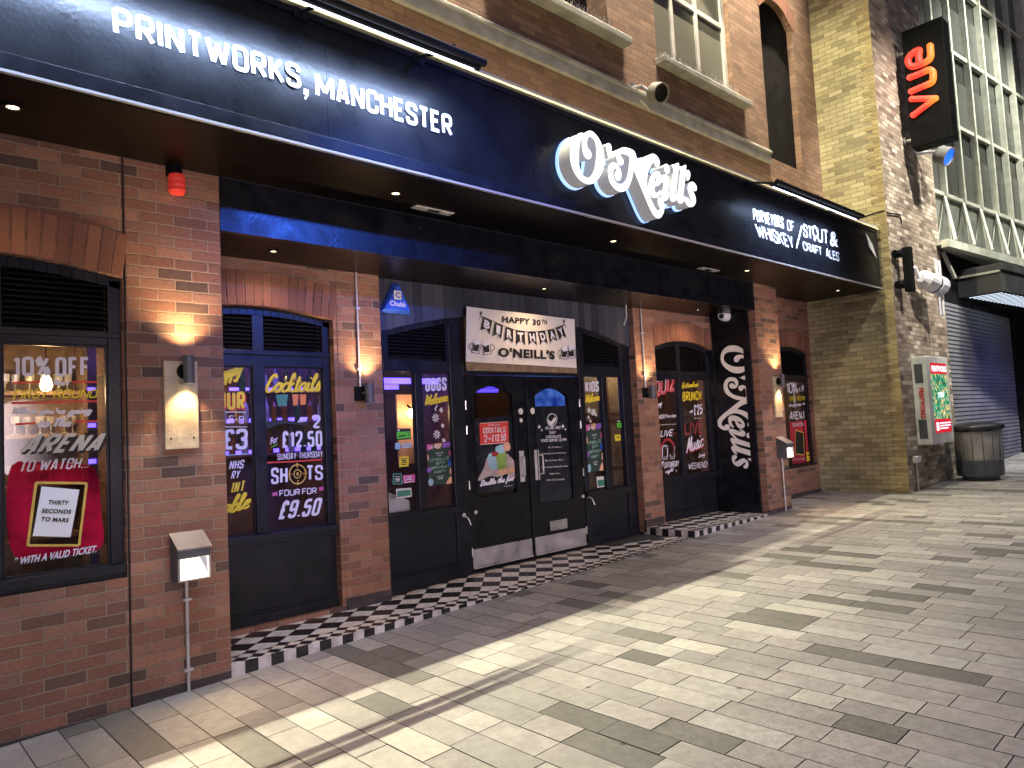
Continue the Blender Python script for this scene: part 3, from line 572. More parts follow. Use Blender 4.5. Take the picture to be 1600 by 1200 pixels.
def frame_window(o, y, mulls, tr, sill=None, head=.065, side=.075, panes=(), name='window', paneclear='glass', panel=None, slaty=.03):
    mb = MB(); x0, x1, zs, sp, rise = o; d = .07; zb_ = sill or zs
    mb.box(x0, x0+side, y, y+d, zb_, archz(o, x0+side)-head*.4); mb.box(x1-side, x1, y, y+d, zb_, archz(o, x1-side)-head*.4)
    archhead(mb, o, head, y, y+d)
    mb.box(x0+side, x1-side, y+.004, y+d, tr[0], tr[1]); mb.box(x0+.01, x1-.01, y-.02, y+.01, tr[1]-.045, tr[1]-.012)
    for a, b in mulls: mb.box(a, b, y+.002, y+d-.004, zb_, max(archz(o, a), archz(o, b))-head)
    mb.box(x0+.004, x1-.004, y-.055, y+d, zb_-.055, zb_); mb.box(x0+.008, x1-.008, y-.03, y+d, zb_-.085, zb_-.055)
    if panel:
        mb.box(x0+.002, x1-.002, y+.015, y+d, panel, zb_-.085); mb.box(x0+.004, x1-.004, y-.012, y+.02, panel, panel+.17); mb.box(x0+.004, x1-.004, y-.004, y+.02, panel+.17, panel+.19)
    w = mb.build(name, M['frame'], PB, bevel=.004)
    lm = MB(); oi = inner(o, head); cols = [x0+side]+[q for m in mulls for q in m]+[x1-side]
    for a, b in zip(cols[::2], cols[1::2]): louvre(lm, a+.004, b-.004, tr[1], oi, y+slaty-.02)
    lm.build('louvre', M['matt'], w)
    bm_ = MB(); bm_.box(x0+side, x1-side, y+d+.012, y+d+.03, tr[0]+.02, sp+.02); bm_.build('louvre_backing', M['matt'], w)
    for a, b in panes:
        gm = MB(); gm.box(a-.01, b+.01, y+.048, y+.054, zb_-.01, tr[0]+.01); gm.build('pane', M[paneclear], w)
        b2 = MB()       # glazing bead
        for q in ((a, a+.012, zb_, tr[0]), (b-.012, b, zb_, tr[0]), (a+.012, b-.012, zb_, zb_+.012), (a+.012, b-.012, tr[0]-.012, tr[0])): b2.box(q[0], q[1], y+.028, y+.047, q[2], q[3])
        b2.build('glazing_bead', M['frame'], w)
    return w
w1 = frame_window(W1, .06, [(.60, .70)], (2.268, 2.36), sill=.885, panes=((.055, .60), (.70, 1.26)))
w2 = frame_window(W2, .77, [(2.512, 2.612)], (2.235, 2.375), sill=.855, panes=((1.935, 2.512), (2.612, 3.15)), panel=.05)
w3 = frame_window(W3, .77, [(8.615, 8.70)], (2.195, 2.30), sill=.845, panes=((8.095, 8.615), (8.70, 9.365)), panel=.2)
w4 = frame_window(W4, .48, [], (2.165, 2.26), sill=.80, panes=((10.675, 11.80),), side=.075)
# ---- entrance: side lights, doors
mb = MB(); y = .80; d = .07
for a, b, z0, z1 in ((3.722, 3.80, .08, 2.6), (4.155, 4.245, .86, 2.215), (4.60, 4.775, .05, 2.82), (6.575, 6.65, .05, 2.82), (6.995, 7.085, .81, 2.21), (7.40, 7.585, .08, 2.62)):
    mb.box(a, b, y, y+d, z0, z1)
for a, b, zc in ((3.80, 4.60, .858), (6.65, 7.40, .81)):
    mb.box(a, b, y+.003, y+d, 2.215, 2.335); mb.box(a-.07, b+.06, y-.045, y+d, zc-.06, zc); mb.box(a-.03, b+.03, y-.02, y+d, zc-.09, zc-.06)
    mb.box(a-.07, b+.08, y+.02, y+d, .05, zc-.09); mb.box(a-.07, b+.08, y-.014, y+.03, .04, .27); mb.box(a-.07, b+.08, y-.004, y+.03, .27, .29)
archhead(mb, ENT, .06, y-.004, y+d-.004, 26)
mb.box(4.775, 6.575, y+.003, y+d, 2.20, 2.32)
mb.box(4.60, 6.65, y-.01, y+d, .10, .165)
sf = mb.build('shopfront_frame', M['frame'], PB, bevel=.004)
oi = inner(ENT, .06)
for a, b in ((3.86, 4.56), (6.69, 7.36)): mb = MB(); louvre(mb, a, b, 2.36, oi, y+.01); mb.build('louvre', M['matt'], sf)
for k_ in ((3.80, 3.86, 4.56, 4.60), (6.65, 6.69, 7.36, 7.40)):
    mb = MB()
    for a, b in (k_[:2], k_[2:]): mb.box(a, b, y+.006, y+d, 2.335, min(archz(oi, a), archz(oi, b))+.01)
    mb.box(k_[0], k_[3], y+d+.004, y+d+.02, 2.3, 2.8); mb.build('louvre_surround', M['frame'], sf)
mb = MB(); mb.box(4.776, 6.574, y+.03, y+d, 2.32, 2.86); mb.build('transom_board', M['darkwood'], sf)
for a, b, z0 in ((3.80, 4.155, .858), (4.245, 4.60, .858), (6.65, 6.995, .81), (7.085, 7.40, .81)):
    mb = MB(); mb.box(a-.008, b+.008, y+.05, y+.056, z0-.01, 2.225); mb.build('pane', M['glass'], sf)
    mb = MB()
    for q in ((a, a+.012, z0, 2.215), (b-.012, b, z0, 2.215), (a+.012, b-.012, z0, z0+.012), (a+.012, b-.012, 2.203, 2.215)): mb.box(q[0], q[1], y+.025, y+.049, q[2], q[3])
    mb.build('glazing_bead', M['frame'], sf)
def door(x0, x1, gx0, gx1, gz0, sp, rise, label, flipx):
    o = (gx0, gx1, gz0, sp, rise); mb = MB(); yd = y+.012; th = .05
    wall(mb, x0, x1, .175, 2.195, yd, th, [o]); mb.box(x0, x1, yd+th, yd+th+.002, .175, gz0); mb.box(x0, x0+.003, yd, yd+th, .175, 2.195); mb.box(x1-.003, x1, yd, yd+th, .175, 2.195)
    dd = mb.build('door', M['black'], PB, label=label)
    mb = MB(); mb.box(gx0-.01, gx1+.01, yd+.028, yd+.034, gz0-.01, sp+rise+.01); mb.build('glazing', M['dimglass'], dd)
    mb = MB()
    for q in ((gx0-.012, gx0, gz0-.012, sp), (gx1, gx1+.012, gz0-.012, sp), (gx0, gx1, gz0-.012, gz0)): mb.box(q[0], q[1], yd-.008, yd+.004, q[2], q[3])
    mb.build('moulding', M['frame'], dd)
    mb = MB(); mb.box(x0+.02, x1-.02, yd-.004, yd, .205, .385); mb.box(x0+.02, x1-.02, yd-.02, yd-.0005, .188, .204); mb.build('kick_plate', M['steel'], dd)
    hx = x1-.115 if flipx else x0+.115
    mb = MB(); mb.box(hx-.035, hx+.035, yd-.006, yd, 1.02, 1.36); mb.build('handle_plate', M['chrome'], dd)
    mb = MB(); mb.tube([(hx+.045*(1 if not flipx else -.2), yd-.004, 1.08), (hx+.045*(1 if not flipx else -.2), yd-.055, 1.09), (hx+.045*(1 if not flipx else -.2), yd-.055, 1.29), (hx+.045*(1 if not flipx else -.2), yd-.004, 1.30)], .009, 8); mb.build('pull_handle', M['chrome'], dd)
    ex = x0+.01 if flipx else x1-.01
    for z in (.36, 1.05, 1.62, 1.88):
        mb = MB(); mb.cyl((ex, yd-.008, z-.045), (ex, yd-.008, z+.045), .008, 8); mb.build('hinge', M['chrome'], dd)
    mb = MB(); cx = x1-.09 if flipx else x0+.09
    mb.cyl((cx, yd-.004, 1.80), (cx, yd, 1.80), .036, 20); mb.build('disc_notice', M['grey'], dd)
    return dd
dL = door(4.778, 5.672, 4.895, 5.46, .905, 1.985, .095, 'door leaf with a cocktail poster behind its glass', True)
dR = door(5.678, 6.572, 5.81, 6.37, .745, 1.965, .095, 'door leaf with opening times on its dark glass', False)
mb = MB(); mb.box(5.95, 6.235, y+.006, y+.012, .425, .535); mb.build('letterbox', M['silver'], dR); mb = MB(); mb.box(5.975, 6.21, y+.003, y+.006, .45, .51); mb.build('letterbox_flap', M['steel'], dR)
mb = MB(); mb.cyl((5.58, y+.008, 1.70), (5.58, y+.012, 1.70), .024, 16); mb.build('lock_cylinder', M['grey'], dL)
mb = MB(); mb.box(5.663, 5.69, y-.004, y+.014, .2, 2.19); mb.build('meeting_strip', M['frame'], dR)
for hx in (4.69, 6.615):
    mb = MB(); mb.cyl((hx, y-.012, .755), (hx, y, .755), .022, 12); mb.tube([(hx, y-.012, .755), (hx+.02, y-.05, .72), (hx+.045, y-.06, .65)], .007, 6); mb.build('hold_back_hook', M['chrome'], sf)
    mb = MB(); q = hx+.16 if hx < 5 else hx-.09; mb.cyl((q, y-.01, .765), (q, y+.011, .765), .02, 12); mb.build('hold_back_eye', M['chrome'], dL if hx < 5 else dR)
# ---- black boarded return with the upright name
mb = MB(); xp = 9.45
mb.box(xp, xp+.02, .10, .79, .25, 3.11); mb.box(xp-.02, xp+.002, .10, .20, .25, 3.11); mb.box(xp-.02, xp+.002, .69, .79, .25, 3.11)
mb.box(xp-.0205, xp+.002, .20, .69, .255, .55); mb.box(xp-.0205, xp+.002, .20, .69, 2.95, 3.11); mb.box(xp-.04, xp+.002, .09, .79, .255, .42); mb.box(xp-.028, xp+.002, .09, .79, .42, .44)
bp_ = mb.build('boarded_return', M['black'], PB, bevel=.004)
# ---- upper storey
UA = (5.0, 6.53, 6.12, 8.3, .3); UB = (7.48, 9.33, 6.13, 7.75, .45); UC = (10.27, 11.36, 5.50, 7.86, .27)
mb = MB(); wall(mb, -2.5, 12.05, SO+.02, 12.5, .0, .40, [UA, UB, UC]); mb.build('upper_brick_wall', M['upper'], PB)
archring(UC, .32, 0, PB, over=.05)
mb = MB(); mb.box(-2.5, 10.24, -.045, .02, 5.385, 5.53); mb.box(-2.5, 10.24, -.065, .02, 5.52, 5.57); mb.build('string_course', M['stone'], PB, bevel=.012)
mb = MB(); mb.box(4.6, 6.80, -.14, .38, 6.035, 6.12); mb.build('window_sill', M['stone'], PB, bevel=.012)
mb = MB(); mb.box(7.45, 9.60, -.14, .38, 6.045, 6.13); mb.build('window_sill', M['stone'], PB, bevel=.012)
def upper_window(o, bars, tr, label):
    mb = MB(); x0, x1, zs, sp, rise = o; yy = .07
    archhead(mb, o, .09, yy, yy+.06); mb.box(x0, x0+.05, yy, yy+.06, zs, sp); mb.box(x1-.09, x1, yy, yy+.06, zs, sp); mb.box(x0+.05, x1-.09, yy, yy+.06, zs, zs+.07)
    for b in bars: mb.box(b-.035, b+.035, yy+.002, yy+.058, zs+.07, archz(o, b)-.05)
    mb.box(x0+.05, x1-.09, yy+.004, yy+.056, tr-.035, tr+.035)
    w = mb.build('window', paint('grey_white_window_paint', (.50, .49, .47), .5, var=.2), PB, bevel=.004, label=label)
    mb = MB(); mb.box(x0, x1, yy+.03, yy+.036, zs, sp+rise); mb.build('pane', M['tonedglass'], w)
    mb = MB(); mb.box(x0-.05, x1+.05, .6, .62, zs-.1, sp+rise+.2); mb.build('blind', paint('pale_blind', (.28, .27, .22), .8), w)
    return w
upper_window(UB, [7.985, 8.58], 7.21, 'pale framed upper window with a crossbar')
mb = MB(); mb.box(UA[0], UA[1], .30, .32, UA[2], 8.7); mb.build('window', M['dimglass'], PB, label='dark upper window cut by the top of the picture')
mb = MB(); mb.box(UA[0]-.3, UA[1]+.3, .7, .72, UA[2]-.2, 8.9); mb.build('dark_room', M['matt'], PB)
mb = MB(); mb.box(UC[0], UC[1], .10, .12, UC[2], 8.3); mb.build('loading_door', M['matt'], PB, label='tall black boarded opening under a brick arch')
def spikes(x0, x1, z, label):
    mb = MB(); rr = random.Random(3); X = x0
    mb.box(x0, x1, -.06, -.03, z, z+.006)
    while X < x1:
        for k in (-1, 0, 1): mb.cyl((X, -.045, z), (X+rr.uniform(-.03, .03), -.045+k*.05+rr.uniform(-.01, .01), z+rr.uniform(.09, .13)), .0025, 4)
        X += .035
    return tag(mb.build('bird_spikes', M['galv']), label, 'bird spikes')
spikes(5.0, 6.5, 6.12, 'rows of thin bird spikes on the sill of the dark upper window')
spikes(7.55, 9.30, 6.13, 'rows of thin bird spikes on the sill of the pale framed window')
# ---- interior seen through the glass
mb = MB(); mb.box(-2.4, 12, 3.4, 3.5, .1, 3.1); mb.box(-2.45, -2.4, .4, 3.5, .1, 3.1); mb.box(12, 12.1, .8, 3.5, .1, 3.1)
mb.box(5.02, 5.08, .98, 2.0, .15, 3.0); mb.build('interior_wall', M['darkwood'], PB)
mb = MB(); mb.box(-2.4, 12, .97, 3.5, .10, .12); mb.build('interior_floor', M['darkwood'], PB)
mb = MB(); mb.box(-2.4, 12, 1.02, 3.5, 3.05, 3.1); mb.box(-2.4, 1.86, .36, 1.02, 3.051, 3.1); mb.build('interior_ceiling', M['lint'], PB)
# ------------------------------------------------------------------ the long fascia sign
FS = thing('fascia_sign', 'long black fascia sign with white painted lettering along the pub front', 'sign', (0, -.8, SO))
mb = MB()
js = [-2.5, .25, 2.4, 4.35, 7.56, 9.9, 11.96]
for a, b in zip(js, js[1:]): mb.box(a+.0015, b-.0015, -.80, -.78, 3.62, 4.40)
mb.build('sign_board', M['signface'], FS)
mb = MB(); mb.box(-2.5, 11.96, -.812, -.78, 3.535, 3.618); mb.box(-2.5, 11.96, -.815, -.70, 4.402, 4.44); mb.box(11.962, 12.035, -.80, -.72, 3.53, 4.44); mb.build('sign_surround', M['frame'], FS, bevel=.003)
mb = MB(); mb.box(-2.5, 12.02, -.822, -.79, 3.510, 3.526); mb.build('bottom_trim', M['trim'], FS)
mb = MB(); mb.prism([(-2.5, -.838, 4.452), (-2.5, -.818, 4.486), (-2.5, 0, 4.49), (-2.5, 0, 4.452)], (14.53, 0, 0)); mb.build('top_flashing', M['cream'], FS)
mb = MB(); mb.box(-2.5, 12.03, -.816, -.80, 4.493, 4.512); mb.build('flashing_lip', M['trim'], FS)
# a loose corner of the vinyl at the right end
mb = MB(); P = [aY(x, y, -.812) for x, y in ((1352, 364), (1357, 385), (1369, 404), (1362, 382))]
mb.prism(P, (0, -.012, 0)); mb.build('peeling_vinyl', M['grey'], FS)
def sY(x, y): return aY(x, y, -.8)
lw = MB()
caps(lw, 'PRINTWORKS', sY(177, 53.5), sY(470, 141), sY(174, 8), t=.205, gap=.10, extrude=.002)
lw.prism([sY(x, y)+Vector((0, -.003, 0)) for x, y in ((474.5, 138.5), (482, 141), (481.5, 149), (477.5, 156), (475, 154), (477.5, 148.5), (474, 147))], (0, -.001, 0))
caps(lw, 'MANCHESTER', sY(493, 151), sY(706, 215), sY(491.5, 112), t=.205, gap=.09, extrude=.002)
lw.build('lettering', M['white'], FS)
lw = MB()
for s, a, b, c, bo in (('PURVEYORS', (1177, 344.5), (1224, 358), (1175.5, 325), .022), ('OF', (1230, 360), (1240.5, 363), (1229, 343), .022), ('WHISKEY', (1184, 371), (1241, 390), (1178.5, 348), .034),
                       ('ST', (1255, 370), (1269, 375), (1254, 349), .034), ('UT', (1277, 377.5), (1294, 383), (1276, 354), .034), ('CRAFT', (1255, 391), (1284, 400), (1253.5, 377), .034), ('ALES', (1290.5, 402), (1311, 409), (1289.5, 387.5), .034), ('&', (1297, 385), (1309.5, 387), (1296, 361), .02)):
    if s == '&': write(lw, s, sY(*a), sY(*b), sY(*c), bold=bo, lift=.003, extrude=.002)
    else: caps(lw, s, sY(*a), sY(*b), sY(*c), t=.12+bo*1.8, extrude=.001)
stroke(lw, [sY(1244, 388), sY(1252.5, 353)], .03, .003)
c = sY(1273, 362.5); oc = [c+Vector((math.cos(t)*.075, 0, math.sin(t)*.075)) for t in [i*.3307 for i in range(20)]]
stroke(lw, oc, .035, .003); c2 = sY(1272.5, 374); lw.cyl(c2+Vector((0, -.006, 0)), c2+Vector((0, -.002, 0)), .028, 12)
lw.build('lettering', M['white'], FS)
# ---- light bars standing off the top of the sign
def lightbar(x0, x1, brs, label):
    t = thing('sign_light', label, 'sign light', (x0, -1.16, 4.27), 'light bars over the fascia sign')
    yb, zb2 = -1.19, 4.265
    mb = MB(); mb.cyl((x0, yb-.035, zb2+.03), (x1, yb-.035, zb2+.03), .030, 12); mb.cyl((x0, yb+.03, zb2+.022), (x1, yb+.03, zb2+.022), .026, 12); mb.build('housing', M['frame'], t, smooth=False)
    mb = MB(); mb.cyl((x0+.05, yb+.036, zb2-.006), (x1-.05, yb+.036, zb2-.006), .006, 8); mb.build('led_strip', M['led'], t)
    mb = MB()
    for b in brs: mb.cyl((b, yb, zb2+.04), (b, -.815, 4.425), .014, 8); mb.box(b-.05, b+.05, -.822, -.80, 4.37, 4.44); mb.box(b-.012, b+.012, yb-.05, yb+.05, zb2+.055, zb2+.068)
    mb.build('bracket', M['frame'], t)
    L = lamp('strip_glow', 'AREA', (((x0+x1)/2-x0), .0+.02, -.055), 62, (.50, .66, 1), parent=t, shape='RECTANGLE', size=x1-x0-.1, size_y=.02, spread=R_(105))
    L.rotation_euler = Vector((0, .70, -.62)).to_track_quat('-Z', 'Y').to_euler()
    return t
lightbar(-.9, 3.46, [-.3, 1.0, 2.22, 3.17], 'longer black light bar washing the city name on the sign')
lb = lightbar(7.90, 10.36, [8.0, 8.95, 10.05], 'shorter black light bar glaring over the whiskey lettering')
[setattr(o.data, 'energy', 34) for o in lb.children if o.type == 'LIGHT']
# ---- the O'Neill's mark, outlines in the plane of the upright board
def q1(x, y): return (1110+x/12, 530+y/12)
def q2(x, y): return (1110+x/12, 600+y/12)
def q3(x, y): return (1110+x/12, 650+y/12)
O_ = [q1(*p) for p in ((668, 270), (650, 240), (600, 185), (540, 145), (480, 121), (415, 113), (350, 120), (290, 145), (240, 190), (205, 245), (186, 310), (185, 380), (200, 440), (235, 500), (285, 550), (345, 595), (410, 625), (480, 638), (550, 635), (620, 610), (680, 560), (715, 505), (733, 440), (725, 390), (695, 345), (650, 312), (600, 295), (550, 290), (500, 298), (460, 320), (437, 350), (432, 385), (445, 415), (478, 432), (508, 425), (526, 403), (532, 385), (547, 366), (580, 357), (620, 362), (655, 380), (671, 410), (672, 450), (655, 485), (620, 508), (570, 517), (500, 517), (430, 508), (370, 493), (310, 462), (265, 425), (242, 380), (240, 330), (255, 290), (290, 260), (340, 242), (410, 235), (480, 237), (550, 247), (600, 265), (640, 287), (658, 284))]
A1 = [q1(*p) for p in ((540, 715), (575, 708), (610, 690), (645, 678), (675, 685), (693, 712), (688, 745), (660, 762), (620, 758), (575, 738))]
N_ = [q1(*p) for p in ((400, 712), (345, 718), (300, 740), (265, 785), (245, 840), (240, 890), (250, 950), (280, 1010), (330, 1060), (400, 1100), (470, 1130), (535, 1142))]+[q2(*p) for p in ((562, 306), (540, 320), (500, 350), (430, 405), (350, 470), (270, 535), (200, 595), (150, 650), (125, 700), (122, 745), (140, 790), (180, 830), (225, 858), (275, 870), (315, 862), (345, 835), (355, 800), (340, 768), (305, 757), (270, 770), (248, 795), (225, 790), (205, 765), (200, 735), (215, 695), (250, 655), (300, 610), (350, 578), (400, 558), (450, 550), (500, 555), (560, 572), (620, 605), (670, 640), (710, 680), (733, 702), (720, 714), (700, 728), (688, 755), (695, 785), (720, 808), (750, 815), (785, 800), (810, 760), (817, 710), (805, 660), (775, 610), (730, 565), (670, 530), (610, 502), (550, 482), (499, 473), (540, 430), (600, 395), (660, 372), (710, 352), (738, 325), (745, 290), (742, 230), (735, 180), (720, 120), (690, 75), (650, 40), (600, 20), (560, 25), (530, 45), (518, 75), (525, 105), (550, 128), (575, 130), (597, 112), (606, 90), (625, 78), (640, 85), (650, 110), (658, 150), (662, 200), (658, 243), (635, 250), (580, 240), (520, 228), (460, 212), (410, 190), (360, 150), (325, 95), (312, 40))]+[q1(*p) for p in ((315, 850), (325, 820), (350, 795), (395, 785), (435, 800), (460, 830), (464, 860), (445, 857), (425, 835), (390, 825), (360, 840), (345, 870), (355, 900), (385, 922), (425, 928), (465, 915), (500, 880), (515, 840), (512, 800), (495, 760), (455, 725))]
E1 = [q2(*p) for p in ((410, 588), (460, 595), (520, 620), (575, 660), (615, 710), (635, 760), (630, 805), (600, 832), (560, 838), (520, 820), (490, 790), (470, 750), (455, 705), (430, 688), (400, 690), (387, 715), (395, 750), (415, 780), (433, 800), (425, 815), (400, 810), (365, 780), (340, 735), (325, 680), (330, 635), (355, 605), (380, 592))]
E2 = [q2(*p) for p in ((497, 692), (520, 700), (550, 715), (575, 740), (578, 755), (555, 757), (525, 740), (503, 715))]
I_ = [q3(*p) for p in ((550, 252), (590, 262), (630, 290), (647, 330), (635, 370), (600, 387), (560, 380), (500, 362), (440, 340), (407, 330), (430, 352), (465, 390), (500, 425), (550, 445), (620, 470), (690, 492), (750, 510), (768, 512), (768, 492), (785, 480), (803, 490), (815, 530), (835, 570), (853, 600), (850, 622), (820, 618), (760, 600), (690, 580), (620, 560), (550, 540), (480, 520), (442, 507), (460, 530), (500, 565), (550, 590), (620, 610), (700, 635), (772, 658), (785, 640), (805, 635), (825, 655), (835, 700), (855, 735), (873, 763), (862, 780), (820, 770), (750, 750), (680, 730), (600, 705), (520, 680), (452, 657), (465, 675), (490, 700), (488, 716), (465, 718), (435, 690), (405, 650), (385, 605), (388, 575), (410, 562), (433, 558), (410, 530), (385, 490), (370, 450), (375, 420), (400, 410), (436, 411), (410, 380), (375, 345), (345, 300), (337, 265), (350, 245), (385, 238), (430, 250), (490, 275), (545, 298), (566, 300), (558, 285), (537, 268), (536, 254))]
DOT = [q3(720+53*math.cos(t), 365+53*math.sin(t)) for t in [i*math.pi/8 for i in range(16)]]
A2 = [q3(*p) for p in ((695, 795), (730, 792), (770, 785), (805, 790), (828, 820), (815, 850), (785, 860), (745, 848), (710, 820))]
S_ = [q3(*p) for p in ((440, 733), (475, 740), (490, 762), (480, 790), (455, 820), (445, 845), (460, 862), (500, 845), (550, 815), (590, 797), (630, 800), (670, 825), (697, 865), (708, 910), (700, 950), (680, 980), (650, 987), (620, 970), (612, 945), (625, 925), (645, 912), (655, 890), (645, 875), (625, 875), (590, 905), (550, 935), (510, 948), (470, 935), (430, 900), (405, 850), (395, 800), (400, 760), (418, 738))]
def plane_uv(P): # reading direction = down the board, letter tops = towards the street
    r = []
    for p in P:
        w = aX(p[0], p[1], 9.43); r.append((-w.z, -w.y))
    return r
GL = [poly_smooth(plane_uv(P), 3) for P in (O_, A1, N_, E1, E2, I_, DOT, A2, S_)]
LETTERS = [('O', [GL[0]]), ('apostrophe', [GL[1]]), ('N', [GL[2]]), ('e', [GL[3], GL[4]]), ('ill', [GL[5], GL[6]]), ('apostrophe', [GL[7]]), ('s', [GL[8]])]
allu = [p[0] for P in GL for p in P]; allv = [p[1] for P in GL for p in P]
u0, u1, v0, v1 = min(allu), max(allu), min(allv), max(allv)
mb = MB()
for n, P in LETTERS:
    v, f = curve_mesh(P, .003); mb.raw([Vector((9.446-.004-p[2], -p[1], -p[0])) for p in v], f)
tag(mb.build('name_lettering', M['white'], None), 'flat white pub name running vertically down the black return board', 'sign')
# the same mark as big lit letters on the fascia
ON = thing('illuminated_letters', 'large glowing white pub name letters with a blue halo on the sign', 'illuminated sign', (5.6, -.8, 3.6))
XA, XB, ZA, ZB = 4.615, 6.575, 3.585, 4.235
def mp(p, y): return Vector((XA+(p[0]-u0)/(u1-u0)*(XB-XA), y-p[2], ZA+(p[1]-v0)/(v1-v0)*(ZB-ZA)))
NAMES = {'O': 'letter_o', 'apostrophe': 'apostrophe', 'N': 'letter_n', 'e': 'letter_e', 'ill': 'joined_letters_ill', 's': 'letter_s'}
for n, P in LETTERS:
    v, f = curve_mesh(P, .068); mb = MB(); mb.raw([mp(p, -.918) for p in v], f); b = mb.build(NAMES[n], M['side'], ON)
    v, f = curve_mesh(P, .004); mb = MB(); mb.raw([mp(p, -.991) for p in v], f); mb.build('lit_face', M['face'], b)
    v, f = curve_mesh(P, .016, .006); mb = MB(); mb.raw([mp(p, -.832) for p in v], f); mb.build('halo', M['halo'], b)
# ------------------------------------------------------------------ lamps on the pub
def downlight(loc, e, label, grp, lens='warmlens', r=.038, ang=95):
    t = thing('downlight', label, 'downlight', loc, grp); x, y, z = loc
    mb = MB(); mb.lathe((x, y, z), [(r*.8, -.001), (r*1.35, -.003), (r*1.35, -.010), (r*.85, -.012), (r*.8, -.001)], 20); mb.build('trim_ring', M['black'], t)
    mb = MB(); mb.lathe((x, y, z), [(.001, -.008), (r*.8, -.006)], 16); mb.build('lens', M[lens], t)
    lamp('downlight_beam', 'SPOT', (0, 0, -.03), e, WARM, parent=t, spot_size=R_(ang), spot_blend=.9, shadow_soft_size=.03)
    return t
d0 = downlight((3.19, -.41, SO), 24, 'recessed downlight under the sign above the cocktails window', 'downlights in the sign soffit')
for x, s in ((.687, 'recessed downlight under the sign above the arena window'), (5.87, 'recessed downlight under the sign above the double doors'), (8.58, 'recessed downlight under the sign above the quiz window'), (11.33, 'recessed downlight under the sign in front of the yellow brick return')):
    dup(d0, (x, -.41 if x > 1 else -.44, SO), s)
d1 = downlight((2.52, .34, 3.1145), 22, 'small recessed downlight over the arch of the cocktails window', 'downlights over the recessed shopfront', 'warmlens', .030, 150)
dup(d1, (5.60, .36, 3.1145), 'small recessed downlight over the birthday banner'); dup(d1, (8.62, .38, 3.1145), 'small recessed downlight over the arch of the quiz window')
def vent(loc, label):
    t = thing('soffit_vent', label, 'vent', loc, 'vents in the sign soffit'); x, y, z = loc
    mb = MB(); mb.box(x-.20, x+.20, y-.045, y+.045, z-.006, z-.001); mb.build('vent_frame', M['grey'], t)
    mb = MB()
    for i in range(7): mb.box(x-.05+i*.018, x-.04+i*.018, y-.03, y+.03, z-.009, z-.0065)
    mb.build('grille', M['matt'], t); return t
v0_ = vent((3.70, -.21, SO), 'pale slotted vent beside the downlight over the cocktails window'); dup(v0_, (8.07, -.16, SO), 'pale slotted vent over the raised platform')
def boardlight(x0, label):
    t = thing('wall_light', label, 'wall light', (x0, 0, 1.58), 'board mounted wall lights on the front piers')
    mb = MB(); mb.box(x0, x0+.215, -.032, -.004, 1.585, 2.17); mb.build('backing_board', M['wood'], t, bevel=.003)
    mb = MB()
    for xx in (.035, .18): mb.cyl((x0+xx, -.036, 1.655), (x0+xx, -.032, 1.655), .006, 8)
    mb.build('screw', M['matt'], t)
    xl = x0+.135; mb = MB(); mb.cyl((xl, -.10, 2.015), (xl, -.10, 2.20), .034, 18, cap=False); mb.cyl((xl, -.10, 2.19), (xl, -.10, 2.195), .033, 18); mb.build('lamp_tube', M['greymetal'], t)
    mb = MB(); mb.cyl((xl-.005, -.034, 2.10), (xl-.005, -.048, 2.10), .052, 18); mb.cyl((xl, -.048, 2.11), (xl, -.08, 2.11), .014, 10); mb.build('wall_bracket', M['matt'], t)
    mb = MB(); mb.cyl((xl, -.10, 2.022), (xl, -.10, 2.028), .030, 16); mb.build('lens', M['warmlens'], t)
    lamp('down_beam', 'SPOT', (.135, -.10, 2.012-1.58), 24, WARM, parent=t, target=(.135, -.055, 0), spot_size=R_(105), spot_blend=.8, shadow_soft_size=.018)
    lamp('up_beam', 'SPOT', (.135, -.125, 2.215-1.58), 62, WARM, parent=t, target=(.135, -.03, 2.2), spot_size=R_(118), spot_blend=1, shadow_soft_size=.02)
    return t
bl_ = boardlight(1.565, 'lit cylinder lamp on a pale board on the pier beside the arena and cocktails windows'); dup(bl_, (9.80, 0, 1.58), 'lit cylinder lamp on a pale board beside the upright name board')
